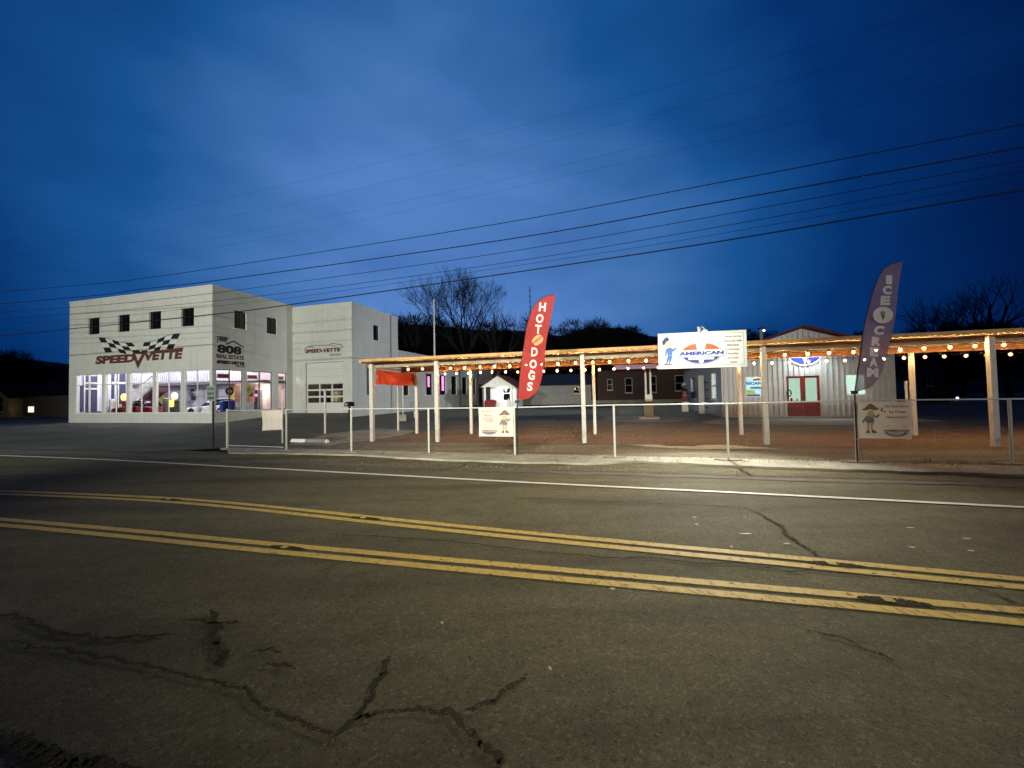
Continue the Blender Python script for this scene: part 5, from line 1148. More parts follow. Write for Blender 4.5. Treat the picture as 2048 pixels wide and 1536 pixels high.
# ================================================================== STATION BUILDING (E)
cEb = gnd(1445, 834.5); E_ = Frame(cEb, TH); ex1 = E_.hit_y(1793, 800)[0]
Eb = thing('station_building', 'low grey metal-sided building with red double doors and a gabled roof', 'building', cEb, -TH)
ex = lambda px, py=780: E_.hit_y(px, py)[0]
ez = lambda px, py: E_.hit_y(px, py)[1]
zpk = ez(1609, 656.5); zev = ez(1450, 712); xm = ex(1609, 690); xm = ex1 / 2 + .0 if abs(ex1 / 2 - xm) < .2 else xm
dz0, dz1 = .05, ez(1605, 751.5); dxa, dxb = ex(1573.5), ex(1640.5)
w1 = (ex(1491.5), ex(1528.5), ez(1510, 794), ez(1510, 753)); w2 = (ex(1691.5), ex(1733), ez(1710, 790.5), ez(1700, 748.5))
g = MB(); holed_wall(g, front, 0, ex1, 0, zev, [(dxa, dxb, dz0 - .04, dz1), w1, w2], .2)
g.add([(0, 0, zev), (ex1, 0, zev), (xm, 0, zpk)], [(0, 1, 2)])
ew = (E_.hit_x(1432, 770)[0], E_.hit_x(1422.5, 770)[0], E_.hit_x(1427, 798)[1], E_.hit_x(1427, 745)[1]); ew2 = (E_.hit_x(1389, 775)[0], E_.hit_x(1381.5, 775)[0], E_.hit_x(1385, 797)[1], E_.hit_x(1385, 755)[1])
DE = 13
holed_wall(g, side(0, -1), .2, DE, 0, zev, [ew, ew2], .2); g.poly([(ex1, 0.001, 0), (ex1, DE, 0), (ex1, DE, zev), (ex1, 0.001, zev)]); g.poly([(0, DE, 0), (0, DE, zev), (xm, DE, zpk), (ex1, DE, zev), (ex1, DE, 0)])
# standing seams
x = .12
while x < ex1 - .05:
    zt_ = zev + (zpk - zev) * (1 - abs(x - xm) / (xm if x < xm else ex1 - xm)) - .1
    segs = [(0.1, zt_)]
    for (a, b, c, d) in ((dxa - .06, dxb + .06, 0, dz1 + .06), (w1[0] - .06, w1[1] + .06, w1[2] - .06, w1[3] + .06), (w2[0] - .06, w2[1] + .06, w2[2] - .06, w2[3] + .06)):
        if a < x < b: segs = [q_ for s0, s1 in segs for q_ in ((s0, min(s1, c)), (max(s0, d), s1)) if q_[1] - q_[0] > .05]
    for s0, s1 in segs: g.add([(x - .045, -.001, s0), (x - .02, -.048, s0), (x + .02, -.048, s0), (x + .045, -.001, s0), (x - .045, -.001, s1), (x - .02, -.048, s1), (x + .02, -.048, s1), (x + .045, -.001, s1)], [(0, 1, 5, 4), (1, 2, 6, 5), (2, 3, 7, 6), (4, 5, 6, 7)])
    x += .255
g.build('wall', M['sheet'], Eb)
g = MB()
for s_ in (-1, 1):
    xe = -.35 if s_ < 0 else ex1 + .35; ze = zev - .35 * (zpk - zev) / xm
    g.add([(xm, -.35, zpk + .03), (xe, -.35, ze + .03), (xe, DE + .2, ze + .03), (xm, DE + .2, zpk + .03), (xm, -.35, zpk + .15), (xe, -.35, ze + .15), (xe, DE + .2, ze + .15), (xm, DE + .2, zpk + .15)], [(3, 2, 1, 0), (4, 5, 6, 7), (0, 1, 5, 4), (1, 2, 6, 5), (2, 3, 7, 6)])
g.build('roof', M['maroon'], Eb)
g = MB(); g.box(0.0, dxa - .002, -.062, -.05, 0, .12); g.box(dxb + .002, ex1, -.062, -.05, 0, .12); o = g.build('base_trim', M['galv'], Eb)
# double doors
mint = paint('mint_plaster', (0.66, 0.78, 0.70), .7, .04)
mid = (dxa + dxb) / 2
for a, b in ((dxa, mid), (mid, dxb)):
    g = MB(); f_ = .12
    g.box(a + .01, b - .01, .04, .09, dz0, .82); g.box(a + .01, a + f_, .04, .09, .82, dz1 - .01); g.box(b - f_, b - .01, .04, .09, .82, dz1 - .01); g.box(a + f_, b - f_, .041, .089, dz1 - .13, dz1 - .01); dd = g.build('door', M['red'], Eb)
    g = MB(); g.poly([(a + f_ - .01, .065, .80), (b - f_ + .01, .065, .80), (b - f_ + .01, .065, dz1 - .12), (a + f_ - .01, .065, dz1 - .12)]); g.build('pane', M['glass'], dd)
    g = MB(); hx = mid - .07 if a == dxa else mid + .07; g.tube((hx, .0, .9), (hx, .0, 1.3), .012, n=6); g.tube((hx, 0, .9), (hx, .045, .9), .008, n=5); g.tube((hx, 0, 1.3), (hx, .045, 1.3), .008, n=5); g.build('handle', M['chrome'], dd)
g = MB(); g.box(dxa - .0, dxb, .095, .16, dz0 - .04, dz0); g.build('threshold', M['galv'], Eb)
window(Eb, front, *w1, [], [], M['white'], M['glass'], .05, .04, .05, sill=False); window(Eb, front, *w2, [], [], M['white'], M['glass'], .05, .04, .05, sill=False)
window(Eb, side(0, -1), *ew, [], [(ew[2] + ew[3]) / 2], M['white'], M['glass'], .05, .08, .05); window(Eb, side(0, -1), *ew2, [], [(ew2[2] + ew2[3]) / 2], M['white'], M['glass'], .05, .08, .05)
# interior room
g = MB(); R0, R1, RY, RZ = .25, ex1 - .1, 6.5, 2.75
g.poly([(R0, RY, .05), (R1, RY, .05), (R1, RY, RZ), (R0, RY, RZ)]); g.poly([(R0, .22, RZ), (R0, RY, RZ), (R1, RY, RZ), (R1, .22, RZ)]); g.poly([(R0, .22, .05), (R1, .22, .05), (R1, RY, .05), (R0, RY, .05)]); g.poly([(R1, .22, .05), (R1, .22, RZ), (R1, RY, RZ), (R1, RY, .05)])
g.build('inner_wall', mint, Eb)
for x, y in ((2.0, 2.0), (5, 2.4), (8, 2.0)):
    p = E_.o + E_.D * x + E_.N * y; point('shop_lamp', (p.x, p.y, 2.4), 130, (.92, 1.0, .96), .25)
g = MB(); g.box(dxb - .9, dxb - .45, 3.0, 3.1, .9, 2.1); g.build('notice', paint('grey_notice', (0.25, .3, .3), .6), Eb)
# counter with jars inside
t = thing('shop_counter', 'dark shop counter with jars seen through the red double doors', 'counter', E_.o + E_.D * (dxa + .1) + E_.N * 1.8, -TH)
g = MB(); g.box(0, 1.7, 0, .6, .05, .85); g.build('counter', paint('counter_brown', (.12, .06, .04), .5), t, .02)
for k in range(5): g = MB(); g.lathe([(.06, 0), (.07, .05), (.07, .15), (.04, .2)], (.25 + k * .3, .2, .85), 10); g.build('jar', M['skin'] if k % 2 else M['red'], t)
t = thing('door_wreath', 'small dark wreath-like hanging at the left edge of the red doors', 'wreath', E_.o + E_.D * (dxa + .10) + E_.N * -.03 + Vector((0, 0, 1.35)), -TH)
g = MB(); g.smooth = True; pts = [(.10 * math.cos(a), 0, .18 * math.sin(a)) for a in [k * math.pi / 8 for k in range(17)]]; g.path(pts, .035, 6); g.build('ring', M['dark'], t)
# oval sign over the doors
t = thing('oval_sign', 'white oval sign with blue lower half on the wall above the red doors', 'sign', E_.o + E_.D * ex(1611) + E_.N * -.05 + Vector((0, 0, ez(1611, 708))), -TH)
rx_ = (ex(1645) - ex(1577)) / 2; rz_ = ez(1611, 708) - ez(1611, 731.5)
g = MB(); g.prism(ellipse(0, 0, rx_, rz_, 36), -.02, .02); g.build('plate', M['signwhite'], t)
g = MB(); g.m = 0; flat(g, ellipse(0, 0, rx_ * .93, rz_ * .88, 30, math.pi + .35, 2 * math.pi - .35), -.023); g.m = 1; flat(g, ellipse(0, 0, rx_ * .93, rz_ * .88, 30, .35, math.pi - .35), -.023)
g.m = 2; flat(g, [(-.13, -.2), (0, -rz_ * .86), (.13, -.2)], -.026); flat(g, [(-rx_ * .95, -.19), (rx_ * .95, -.19), (rx_ * .95, .19), (-rx_ * .95, .19)], -.025); g.m = 0; text(g, 'AMERICAN', -rx_ * .85, -.13, rx_ * 1.7, .26, -.03, .04)
g.build('emblem', [M['blueink'], M['redink'], M['signwhite']], t)
# added gooseneck fill light over the oval sign, brightens the door wall
g = MB(); zt_ = rz_ + .15; g.path([(0, 0, zt_), (0, -.25, zt_ + .15), (0, -.6, zt_ + .12), (0, -.75, zt_)], .014, 6); la = g.build('fill_arm', M['white'], t)
g = MB(); g.smooth = True; g.lathe([(.03, .06), (.14, -.04), (.15, -.06)], (0, -.75, zt_ - .05), 14); g.sphere((0, -.75, zt_ - .12), .05, 10, 6); g.build('fill_shade', M['white'], la)
q_ = E_.o + E_.D * ex(1611) + E_.N * -.85; spot('door_fill_spot', (q_.x, q_.y, ez(1611, 708) + zt_ - .2), (q_.x + .2, q_.y + .75, 1.2), 420, (.96, 1.0, .92), 130, 1.0, .06)
# window poster
px0, px1, pz0, pz1 = w1; t = thing('window_poster', 'backlit blue and red poster filling the left front window of the grey building', 'poster', E_.o + E_.D * px0 + E_.N * .16 + Vector((0, 0, pz0)), -TH)
W_, H_ = px1 - px0, pz1 - pz0
pb = cloth('poster_paper', (.55, .80, .92), .6); g = MB(); g.poly([(.03, 0, .03), (W_ - .03, 0, .03), (W_ - .03, 0, H_ - .03), (.03, 0, H_ - .03)]); g.build('sheet', pb, t)
g = MB(); g.m = 0; text(g, 'RICAN', .05, H_ * .60, W_ - .10, H_ * .14, -.006, .06); flat(g, [(W_ * .30, H_ * .40), (W_ * .9, H_ * .40), (W_ * .82, H_ * .5), (W_ * .30, H_ * .5)], -.004); flat(g, [(W_ * .1, .04), (W_ * .8, .04), (W_ * .8, H_ * .13), (W_ * .1, H_ * .13)], -.004)
g.m = 1; flat(g, ellipse(W_ * .68, H_ * .80, W_ * .25, H_ * .12, 16, 0, math.pi), -.004); g.m = 2; flat(g, [(.04, H_ * .15), (W_ * .6, H_ * .15), (W_ * .5, H_ * .33), (.04, H_ * .36)], -.005)
g.m = 3; flat(g, [(W_ * .33, H_ * .415), (W_ * .85, H_ * .415), (W_ * .78, H_ * .485), (W_ * .33, H_ * .485)], -.006)
g.build('print', [cloth('poster_blue', (.05, .12, .45), .6), cloth('poster_red', (.8, .15, .06), .6), cloth('poster_yellow', (.75, .70, .15), .6), cloth('poster_white', (.8, .85, .85), .6)], t)
px0, px1, pz0, pz1 = w2; t = thing('window_poster', 'pale poster with a red corner in the right front window of the grey building', 'poster', E_.o + E_.D * px0 + E_.N * .16 + Vector((0, 0, pz0)), -TH)
W_, H_ = px1 - px0, pz1 - pz0; g = MB(); g.poly([(.03, 0, .03), (W_ * .6, 0, .03), (W_ * .6, 0, H_ - .03), (.03, 0, H_ - .03)]); g.build('sheet', cloth('poster_pale', (.80, .92, .90), .6), t); g = MB(); flat(g, [(.04, .04), (W_ * .13, .04), (W_ * .13, H_ * .5), (.04, H_ * .52)], -.004); g.build('print', cloth('poster_red2', (.75, .12, .10), .6), t)
# porch column with brackets on the side
p = gnd(1403, 828); t = thing('porch_column', 'white column with dark scroll brackets beside the grey building', 'column', p, -TH)
g = MB(); g.box(-.18, .18, -.18, .18, 0, 2.6); g.build('shaft', M['post'], t, .02)
for z in (.5, 1.1, 1.7, 2.2): g = MB(); g.path([(.18, -.05, z), (.35, -.05, z - .1), (.5, -.05, z - .02), (.48, -.05, z + .08)], .03, 6); g.build('bracket', M['dark'], t)
p = gnd(1370, 823); t = thing('gas_pump', 'old dark red and white petrol pump standing left of the porch column', 'gas pump', p, -TH)
g = MB(); g.box(-.22, .22, -.2, .2, 0, .75); g.build('base', M['offwhite'], t, .02); g = MB(); g.box(-.2, .2, -.18, .18, .75, 1.75); g.build('body', M['red'], t, .03); g = MB(); g.smooth = True; g.sphere((0, 0, 1.98), .2, 12, 8); g.build('globe', M['offwhite'], t); g = MB(); g.box(-.14, .14, -.20, -.181, 1.2, 1.55); g.build('dial', M['white'], t)
# pump island column with canopy
p = gnd(1298, 838); Fp = Frame(p, TH); t = thing('pump_island', 'white twin-post pump island column on a stepped base holding a flat canopy slab', 'pump island', p, -TH)
g = MB(); g.box(-.55, .55, -.35, .35, 0, .16); g.build('kerb_base', M['offwhite'], t, .03)
g = MB(); g.box(-.24, .24, -.22, .22, .16, .86); g.build('pedestal', M['post'], t, .02); g = MB(); g.box(-.20, .20, -.18, .18, .97, 1.42); g.build('upper_pedestal', M['post'], t, .02); g = MB(); g.box(-.23, .23, -.21, .21, .862, .968); g.build('band', paint('rust_band', (.12, .04, .03), .7), t)
for x in (-.13, .13): g = MB(); g.tube((x, 0, 1.42), (x, 0, 2.85), .06, n=10); g.build('pole', M['post'], t)
x0_ = Fp.hit_y(1228, 740)[0]; x1_ = Fp.hit_y(1330, 740)[0]
g = MB(); g.box(x0_, x1_ + 1.2, -1.0, 1.8, 2.86, 3.10); g.build('canopy_slab', paint('lilac_fascia', (.22, .13, .20), .6), t, .01)
# ---- shed row at the back
def simple_house(name, label, f, w, d, h, roofh, wm, rm, wins=(), gable_front=False, door=None, cat='building'):
    t = thing(name, label, cat, f.o, -f.th)
    g = MB(); holed_wall(g, front, 0, w, 0, h, [(a, b, c, e) for a, b, c, e in wins], .15); g.poly([(0, .01, 0), (0, d, 0), (0, d, h), (0, .01, h)]); g.poly([(w, .01, 0), (w, .01, h), (w, d, h), (w, d, 0)]); g.poly([(0, d, 0), (w, d, 0), (w, d, h), (0, d, h)])
    if gable_front: g.add([(0, 0, h), (w, 0, h), (w / 2, 0, h + roofh)], [(0, 1, 2)]); g.add([(0, d, h), (w, d, h), (w / 2, d, h + roofh)], [(0, 2, 1)])
    else: g.add([(0, 0.01, h), (0, d, h), (0, d / 2, h + roofh)], [(0, 2, 1)]); g.add([(w, 0.01, h), (w, d, h), (w, d / 2, h + roofh)], [(0, 1, 2)])
    g.build('wall', wm, t); g = MB(); o_ = .4
    if gable_front: g.add([(w / 2, -o_, h + roofh + .05), (-o_, -o_, h - .05), (-o_, d + o_, h - .05), (w / 2, d + o_, h + roofh + .05), (w + o_, -o_, h - .05), (w + o_, d + o_, h - .05)], [(0, 1, 2, 3), (0, 3, 5, 4)])
    else: g.add([(-o_, -o_, h - .05), (w + o_, -o_, h - .05), (w + o_, d / 2, h + roofh + .05), (-o_, d / 2, h + roofh + .05), (-o_, d + o_, h - .05), (w + o_, d + o_, h - .05)], [(0, 1, 2, 3), (3, 2, 5, 4)])
    g.build('roof', rm, t)
    for wv in wins: window(t, front, *wv, [], [(wv[2] + wv[3]) / 2], M['offwhite'] if wm is not M['offwhite'] else M['dark'], M['darkglass'], .07, .05, .03, sillm=False)
    return t
f = Frame(gnd(1046, 810), math.radians(4)); wd = f.hit_y(1183, 800)[0]; h_ = f.hit_y(1100, 770)[1]
dw = (f.hit_y(1146, 780)[0], f.hit_y(1160, 780)[0], f.hit_y(1150, 787)[1], f.hit_y(1150, 773)[1])
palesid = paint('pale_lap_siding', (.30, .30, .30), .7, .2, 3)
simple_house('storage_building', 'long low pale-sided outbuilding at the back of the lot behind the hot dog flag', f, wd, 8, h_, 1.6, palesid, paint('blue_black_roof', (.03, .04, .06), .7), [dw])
f = Frame(gnd(1196, 806.5), math.radians(6)); wd = f.hit_y(1385, 800)[0]; h_ = f.hit_y(1290, 738)[1]
wn_ = []
for a, b, c, e in ((1214.5, 1225, 779, 757), (1250, 1265, 785, 755), (1301, 1313, 785, 752), (1350, 1369, 783, 752)): wn_.append((f.hit_y(a, 770)[0], f.hit_y(b, 770)[0], f.hit_y(1290, (c))[1], f.hit_y(1290, e)[1]))
simple_house('brick_building', 'dark brown brick building with four pale-framed windows behind the pump island', f, wd, 9, h_, 1.5, M['brickdark'], M['roofdark'], wn_)
f = Frame(gnd(1838, 808), math.radians(10)); wd = f.hit_y(1896, 790)[0]; h_ = f.hit_y(1860, 748)[1]
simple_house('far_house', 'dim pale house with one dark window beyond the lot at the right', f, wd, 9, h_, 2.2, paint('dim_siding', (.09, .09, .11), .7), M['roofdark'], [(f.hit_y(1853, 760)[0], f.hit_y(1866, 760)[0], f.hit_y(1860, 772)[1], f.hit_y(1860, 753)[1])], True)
t = thing('yard_lamp', 'tiny white yard lamp glowing far off in the dark at the right', 'lamp', gnd(1915, 801), 0); q_ = atY(1915, 796, t.location.y)
g = MB(); g.sphere((0, 0, q_.z), .10, 8, 6); g.build('bulb', emis('far_lamp', (1, .95, .85), 6), t); g = MB(); g.tube((0, 0, 0), (0, 0, q_.z - .09), .04); g.build('post', M['dark'], t)
# low wall along the back of the lot
g = MB(); a_ = gnd(1046, 808.6); b_ = gnd(1385, 804.5); 
t = thing('low_wall', 'low pale concrete wall running along the back edge of the lot', 'wall', a_, math.atan2((b_ - a_).y, (b_ - a_).x)); g.box(0, (b_ - a_).length, -1.2, -1.0, 0, .42); g.build('wall', M['concrete'], t); g = MB(); g.box(0, (b_ - a_).length, -1.24, -.96, .422, .48); g.build('coping', M['pale_concrete'], t)
# house at far left
f = Frame(gnd(-60, 842), math.radians(30)); wl = f.hit_y(138, 820)[0]
q1 = gnd(20, 832); f = Frame(gnd(18, 833), math.radians(22)); wd = 14; h_ = f.hit_y(60, 791)[1]
simple_house('dark_house', 'dark low house with one small lit window left of the showroom building', f, wd, 9, h_, 2.6, paint('brown_siding', (.10, .085, .07), .8), M['roofdark'], [])
x_, z_ = f.hit_y(57.5, 824.5); x2_, z2_ = f.hit_y(68, 813); lw = thing('lit_window', 'small glowing window panel on the dark house at the far left', 'lit window', f.o + f.D * x_ + f.N * -.03 + Vector((0, 0, z_)), -f.th)
g = MB(); g.box(0, x2_ - x_, -.02, .02, 0, z2_ - z_); g.build('pane', emis('lit_pane', (1, .88, .70), 1.2), lw); g = MB(); g.box(-.04, x2_ - x_ + .04, -.05, -.021, z2_ - z_, z2_ - z_ + .06); g.build('frame', M['tan'], lw)
f = Frame(gnd(-40, 836), math.radians(-5)); wd = f.hit_y(16, 830)[0]; h_ = f.hit_y(5, 795)[1]
simple_house('small_garage', 'yellowish wall of a small gabled garage cut by the left edge of the picture', f, wd, 8, h_, 1.5, paint('yellow_siding', (.35, .27, .13), .8), M['roofdark'], [(wd - 1.2, wd - .5, .6, 2.3)], True)
f = Frame(gnd(50, 822), math.radians(20)); wd = f.hit_y(116, 790)[0]; h_ = f.hit_y(80, 764)[1]
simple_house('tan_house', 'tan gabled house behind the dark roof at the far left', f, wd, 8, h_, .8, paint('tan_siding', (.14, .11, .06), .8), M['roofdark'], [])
p = gnd(40, 823)
# poles behind
p = atY(869, 700, 34); t = thing('flagpole', 'bare white flagpole rising behind the canopy roof', 'flagpole', (p.x, p.y, 0)); q_ = atY(868, 600, 34)
g = MB(); g.tube((0, 0, 0), (0, 0, q_.z), .10, .06, 10); g.build('pole', M['post'], t); g = MB(); g.sphere((0, 0, q_.z), .09, 10, 6); g.build('finial', M['post'], t)
p = atY(1062, 700, 90); q_ = atY(1062, 573, 90); t = thing('radio_mast', 'thin dark radio mast on the hill left of the hot dog flag tip', 'mast', (p.x, p.y, 0)); g = MB(); g.tube((0, 0, 0), (0, 0, q_.z), .14, .08, 6); g.build('mast', M['cable'], t)
g = MB()
for k in range(5): g.tube((-.45, 0, q_.z - 1 - k * 1.3), (.45, 0, q_.z - 1 - k * 1.3), .04, n=4)
o = g.build('crossbars', M['cable'], t); o['kind'] = 'stuff'
p = atY(1523, 690, 26); q_ = atY(1523, 658, 26); t = thing('vent_pipe', 'white vent pipe with a small lamp behind the canopy roof right of the big sign', 'vent pipe', (p.x, p.y, 0)); g = MB(); g.tube((0, 0, 0), (0, 0, q_.z), .09); g.build('pipe', M['post'], t); g = MB(); g.box(-.22, .22, -.1, .1, q_.z, q_.z + .08); g.build('cap', M['dark'], t)
q2 = atY(1529, 661, 26); g = MB(); g.sphere((q2.x - q_.x, 0, q2.z), .07, 8, 6); g.build('lamp', emis('pipe_lamp', (.9, .95, 1), 5), t)

# ================================================================== POWER LINES
def cable(label, pts, r, Y0=15.0, sl=.27, grp='overhead power lines'):
    P = []
    for px, py in pts:
        d = ray(px, py); t_ = Y0 / (d.y + sl * d.x); P.append(CP + d * t_)
    out = []
    for i in range(len(P) - 1):
        p0 = P[max(i - 1, 0)]; p1 = P[i]; p2 = P[i + 1]; p3 = P[min(i + 2, len(P) - 1)]
        for k in range(8):
            t_ = k / 8; out.append(.5 * ((2 * p1) + (p2 - p0) * t_ + (2 * p0 - 5 * p1 + 4 * p2 - p3) * t_ * t_ + (3 * p1 - p0 - 3 * p2 + p3) * t_ ** 3))
    out.append(P[-1]); g = MB(); g.smooth = True; g.path(out, r, 6); o = g.build('power_line', M['cable'])
    tag(o, label, 'power line', grp)
cable('thick lowest overhead cable crossing the upper windows of the showroom building', [(-300, 697), (-60, 678), (140, 658), (433, 628), (574, 610), (1000, 549), (1400, 489), (1750, 430), (2048, 379.7), (2400, 318)], .022)
cable('second overhead wire from the bottom, thin, just above the thick cable', [(-300, 664), (140, 640), (374, 617.6), (580, 595.7), (1000, 536), (1400, 474.4), (2048, 359), (2400, 297)], .007)
cable('third overhead wire from the bottom of the lower bundle', [(-300, 658), (140, 628), (316, 613), (579, 585), (1000, 527), (1400, 460.3), (2048, 341.8), (2400, 278)], .010)
cable('fourth overhead wire from the bottom of the lower bundle', [(-300, 645), (140, 614.7), (345, 595.7), (579, 566), (1000, 506), (1400, 437.5), (2048, 319.6), (2400, 256)], .011)
cable('thick upper cable of the lower bundle, second from its top', [(-300, 633), (140, 595.7), (286, 578), (433, 561), (1000, 481), (1400, 410.7), (2048, 294), (2400, 230)], .019)
cable('topmost wire of the lower bundle of overhead lines', [(-300, 610), (140, 572), (280, 557.6), (500, 525.4), (1000, 447), (1400, 372.5), (2048, 248.4), (2400, 181)], .014)
for i, (pts) in enumerate(([(-300, 520), (100, 470), (500, 386), (900, 289), (1400, 154), (1663, 80.7), (1938, 4), (2300, -98)], [(-300, 560), (100, 500), (500, 425), (900, 334), (1400, 203.5), (1919, 68), (2300, -32)], [(-300, 590), (100, 533), (500, 463), (900, 383), (1400, 263), (1770, 169), (2048, 98), (2400, 8)], [(-300, 600), (100, 548), (500, 482), (900, 403), (1400, 290), (1716, 212), (2048, 133), (2400, 49)])):
    cable(['highest of the four faint overhead wires in the upper sky', 'second highest of the four faint wires in the upper sky', 'third highest of the four faint wires in the upper sky', 'lowest of the four faint wires in the upper sky'][i], pts, .0032, 19.0, .27, 'faint high wires')
cable('short service wire from the garage wall to the canopy corner', [(695, 714), (720, 717), (742, 719)], .012, 22, .27)

# ================================================================== HILL AND TREES
g = MB(); prof = [(-900, 700), (-300, 700), (0, 712), (60, 722), (138, 745), (300, 735), (560, 700), (760, 655), (830, 648), (900, 655), (980, 662), (1050, 662), (1120, 672), (1180, 660), (1240, 655), (1300, 672), (1400, 680), (1500, 676), (1600, 682), (1750, 676), (1900, 668), (2100, 655), (2500, 650), (3000, 640)]
R0 = [atY(a, b, 120) for a, b in interp(prof, 4)]; m = len(R0)
P_ = [(p.x, 75, -.06) for p in R0] + [(p.x, 96, p.z * .55) for p in R0] + [(p.x, 120, p.z) for p in R0] + [(p.x * 1.3, 190, p.z * 1.15) for p in R0]
g.smooth = True; g.add(P_, [(k * m + i, k * m + i + 1, (k + 1) * m + i + 1, (k + 1) * m + i) for k in range(3) for i in range(m - 1)]); struct('hill', g, M['leafdark'])
def grow(g, p, d, L, r, lev, rnd, spread=.55, up=.12, segs=3):
    pts = [p]; rr = [r]; q_ = Vector(p); dd = Vector(d)
    for i in range(segs):
        dd = (dd + Vector((rnd.uniform(-1, 1), rnd.uniform(-1, 1), rnd.uniform(-.6, 1))) * .13 + Vector((0, 0, up * .3))).normalized()
        q_ = q_ + dd * (L / segs); pts.append(q_.copy()); rr.append(r * (1 - .38 * (i + 1) / segs))
    g.path(pts, rr, 5 if lev > 2 else (4 if lev > 1 else 3))
    if lev == 0: return
    kids = 3 if lev > 1 else 3
    for k in range(kids):
        if lev == 1 and rnd.random() < .2: continue
        f_ = rnd.uniform(.45, 1.0) if k else 1.0; i = min(int(f_ * segs), segs - 1); b = pts[i].lerp(pts[i + 1], f_ * segs - i)
        ax = Vector((rnd.uniform(-1, 1), rnd.uniform(-1, 1), rnd.uniform(-.5, .5))).cross(dd).normalized()
        nd = (dd + ax * rnd.uniform(spread * .6, spread * 1.5)).normalized(); nd.z += up * .4; nd.normalize()
        grow(g, b, nd, L * rnd.uniform(.66, .88), max(.016, rr[-1] * rnd.uniform(.62, .85)), lev - 1, rnd, spread, up, segs)
def bare_tree(label, x, y, z0, H, seed, lean=(0, 0), lev=6, group='bare winter trees', spread=.5):
    rnd = random.Random(seed); t = thing('bare_tree', label, 'tree', (x, y, z0), 0, group)
    g = MB(); th = H * .34; tr = [(0, 0, -1), (lean[0] * th * .5, 0, th * .5), (lean[0] * th, lean[1] * th, th)]; g.path(tr, [H * .020, H * .017, H * .014], 8); g.build('trunk', M['bark'], t)
    g = MB(); top = Vector(tr[-1])
    for k in range(4):
        a = k * 1.57 + rnd.uniform(-.5, .5); d = Vector((math.cos(a) * .62 + lean[0], math.sin(a) * .5, 1)).normalized(); grow(g, top, d, H * .20, H * .017, lev - 1, rnd, spread)
    g.build('branches', M['bark'], t)
for label, px, Y, ytop, seed, lean, lev in (('tall bare tree with wide branches against the sky left of centre', 935, 62, 548, 11, (-.05, 0), 7), ('leaning bare tree right beside the tall one at centre', 975, 64, 600, 5, (.25, 0), 5),
        ('smaller bare tree near the corner of the garage building', 850, 60, 600, 8, (-.35, 0), 5), ('bare tree on the ridge right of the hot dog flag', 1176, 100, 630, 21, (0, 0), 5), ('twin bare tree on the ridge, right of its neighbour', 1202, 101, 632, 23, (.1, 0), 5),
        ('large bare tree at the right edge behind the canopy', 1990, 44, 530, 31, (-.15, 0), 5), ('dark bare tree beyond the right part of the canopy, left of the largest', 1905, 48, 575, 37, (-.2, 0), 5), ('bare tree at the far left edge behind the dark houses', 15, 70, 680, 41, (.1, 0), 5)):
    b = atY(px, 790, Y); tp = atY(px, ytop, Y); bare_tree(label, b.x, Y, 0, tp.z * 1.02, seed, lean, lev)
# dense dark trees on the slope: a few kinds, copied
def clump(seed, W_, H_, n):
    rnd = random.Random(seed); g = MB(); cs = [(rnd.uniform(-.5, .5) * W_ * (1 - k / 14 * .5), rnd.uniform(-.4, .4) * W_, H_ * (.35 + .58 * k / 13), rnd.uniform(.14, .27) * W_) for k in range(14)]
    for i in range(n):
        c = cs[rnd.randrange(14)]; v = Vector((rnd.gauss(0, 1), rnd.gauss(0, 1), rnd.gauss(0, 1))).normalized() * c[3] * rnd.uniform(.6, 1.18)
        p = Vector(c[:3]) + v * .8; s_ = rnd.uniform(.25, .60); a = (v.normalized() + Vector((rnd.uniform(-1, 1), rnd.uniform(-1, 1), rnd.uniform(-.4, 1.2))) * .8).normalized() * s_; b = a.orthogonal().normalized() * .035
        g.add([p - a * .4 - b, p - a * .4 + b, p + a], [(0, 1, 2)])
    return g
protos = []
for s_ in (1, 2, 3):
    root = thing('hill_tree', 'x', 'tree', (0, 0, 0), 0, 'dark trees on the slope'); rn = random.Random(s_)
    g = clump(s_, 7, 10, 6500); g.build('crown', M['leafdark'], root)
    g = MB(); g.path([(0, 0, -1), (.2, 0, 3), (-.1, .1, 7)], [.3, .22, .1], 6)
    for k in range(9): a = rn.uniform(0, 6.28); g.path([(0, 0, 2.5 + k * .5), (1.4 * math.cos(a), 1.2 * math.sin(a), 4 + k * .62), (2.6 * math.cos(a), 2 * math.sin(a), 5.4 + k * .62)], [.1, .07, .03], 4)
    g.build('trunk', M['bark'], root); protos.append(root)
sky = [(800, 612, 70), (822, 618, 72), (848, 628, 66), (880, 632, 75), (905, 640, 68), (1000, 640, 80), (1022, 620, 82), (1045, 634, 84), (1090, 646, 88), (1115, 655, 92), (1140, 652, 95), (1168, 640, 96), (1190, 634, 96), (1215, 632, 95), (1238, 638, 92), (1262, 648, 90), (1290, 655, 95), (1318, 664, 92), (1345, 668, 90), (1450, 662, 80), (1478, 655, 78), (1505, 656, 80), (1535, 660, 84), (1560, 668, 86), (1660, 664, 90), (1690, 658, 88), (1715, 664, 85), (1840, 650, 60), (1880, 640, 58), (1925, 632, 56), (1975, 640, 54), (2020, 628, 52), (2060, 622, 52), (-20, 690, 75), (20, 700, 78), (55, 706, 80), (90, 722, 82), (125, 722, 78), (150, 716, 76), (-60, 680, 74)]
where = ['behind the garage building corner', 'behind the flagpole', 'at the foot of the tall bare tree', 'left of the radio mast', 'behind the hot dog flag', 'just right of the hot dog flag', 'on the dip of the ridge', 'on the ridge well left of the sign', 'on the ridge just left of the sign', 'behind the big canopy sign', 'behind the vent pipe', 'behind the gabled roof of the grey building', 'between the gabled roof and the purple flag', 'beyond the right end of the canopy', 'behind the dark houses at the far left']
cnt = {}
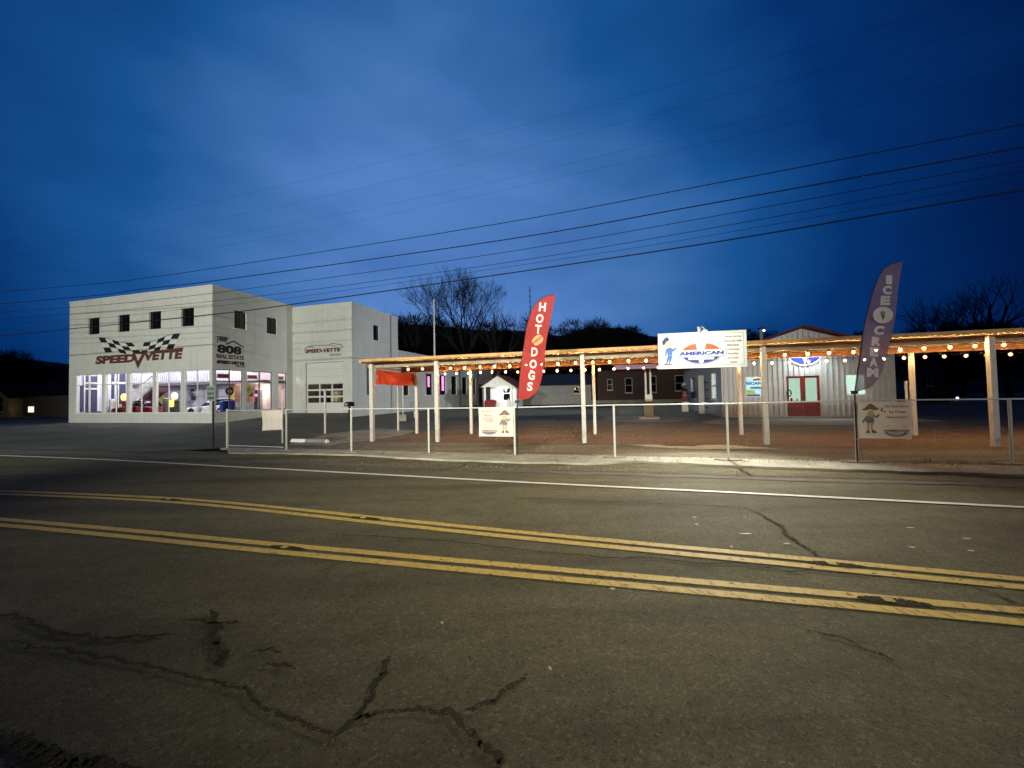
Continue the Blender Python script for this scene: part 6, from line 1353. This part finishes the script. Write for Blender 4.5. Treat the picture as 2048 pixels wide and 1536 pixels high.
for i, (px, yt, Y) in enumerate(sky):
    src = protos[i % 3]; b = atY(px, 790, Y); tp = atY(px, yt, Y)
    root = src if i < 3 else src.copy()
    if i >= 3:
        COL.objects.link(root)
        for ch in src.children:
            c = ch.copy(); COL.objects.link(c); c.parent = root
    s_ = tp.z / 11.2; root.location = (b.x, Y, -.1); root.scale = (s_ * 1.15, s_ * 1.15, s_); root.rotation_euler = (0, 0, i * 1.7)
    wi = 0 if px < 0 else (0 if px < 830 else 1 if px < 880 else 2 if px < 950 else 3 if px < 1050 else 4 if px < 1080 else 5 if px < 1130 else 6 if px < 1160 else 7 if px < 1200 else 8 if px < 1300 else 9 if px < 1480 else 10 if px < 1550 else 11 if px < 1650 else 12 if px < 1800 else 13)
    if px < 200: wi = 14
    cnt.setdefault(wi, []).append((px, root))
ORD = ['', 'second ', 'third ', 'fourth ', 'fifth ', 'sixth ']
for wi, lst in cnt.items():
    lst.sort(key=lambda a: a[0])
    for k, (px, root) in enumerate(lst): root['label'] = ('dense dark tree ' + where[wi]) if len(lst) == 1 else (['leftmost', 'second', 'third', 'fourth', 'fifth', 'sixth', 'seventh'][k] + (' dark tree' if k == 0 else ' from the left') + ', ' + where[wi])

# ================================================================== LOOSE GRAVEL AND LEAVES
rg = random.Random(77); g = MB()
def stone(x, y, z, r):
    q_ = [(x + r * rg.uniform(.6, 1) * math.cos(a), y + r * rg.uniform(.6, 1) * math.sin(a), z) for a in (0, 1.6, 3.1, 4.7)]; g.add(q_ + [(x, y, z + r * rg.uniform(.5, .9))], [(0, 1, 4), (1, 2, 4), (2, 3, 4), (3, 0, 4)])
for k in range(5200):
    u = rg.random(); px = 560 + rg.random() * 1490
    if u < .50: py = rg.uniform(852, 905); zz = .009
    elif u < .75: py = rg.gauss(912 + (px - 900) * .022, 5); zz = .032
    else: py = 926 + (px - 900) * .024 + abs(rg.gauss(0, 7)); zz = -.011
    p = gnd(px, py); stone(p.x, p.y, zz, rg.uniform(.006, .020) * (1.0 if u > .5 else 1.5))
for k in range(260):
    p = gnd(rg.uniform(0, 2048), 940 + 560 * rg.random() ** 1.5); stone(p.x, p.y, -.012, rg.uniform(.002, .006))
o = g.build('gravel', paint('gravel_stone', (0.22, 0.19, 0.14), .9, .6, 9)); o['kind'] = 'stuff'; o['label'] = 'loose gravel and crumbs scattered over the lot and along the kerb'; o['category'] = 'gravel'
g = MB()
for k in range(420):                      # dead leaves and weeds along the kerb and fence foot
    px = rg.uniform(470, 2048); py = 905 + (px - 455) * .0165 + rg.gauss(0, 3); p = gnd(px, py); a = rg.uniform(0, 6.28); r = rg.uniform(.015, .04); zz = .036
    if k % 3: g.add([(p.x + r * math.cos(a), p.y + r * math.sin(a), zz), (p.x - r * .5 * math.sin(a), p.y + r * .5 * math.cos(a), zz + .012), (p.x - r * math.cos(a), p.y - r * math.sin(a), zz)], [(0, 1, 2)])
    else:
        for j in range(4): b = rg.uniform(-.03, .03); h = rg.uniform(.04, .12); g.add([(p.x + b, p.y, .0), (p.x + b + .006, p.y, .0), (p.x + b * 2.4, p.y + rg.uniform(-.03, .03), h)], [(0, 1, 2)])
o = g.build('weeds', paint('dead_leaf', (0.10, 0.085, 0.035), .9, .5, 7)); o['kind'] = 'stuff'; o['label'] = 'dead leaves and short weeds along the foot of the fence'; o['category'] = 'weeds'
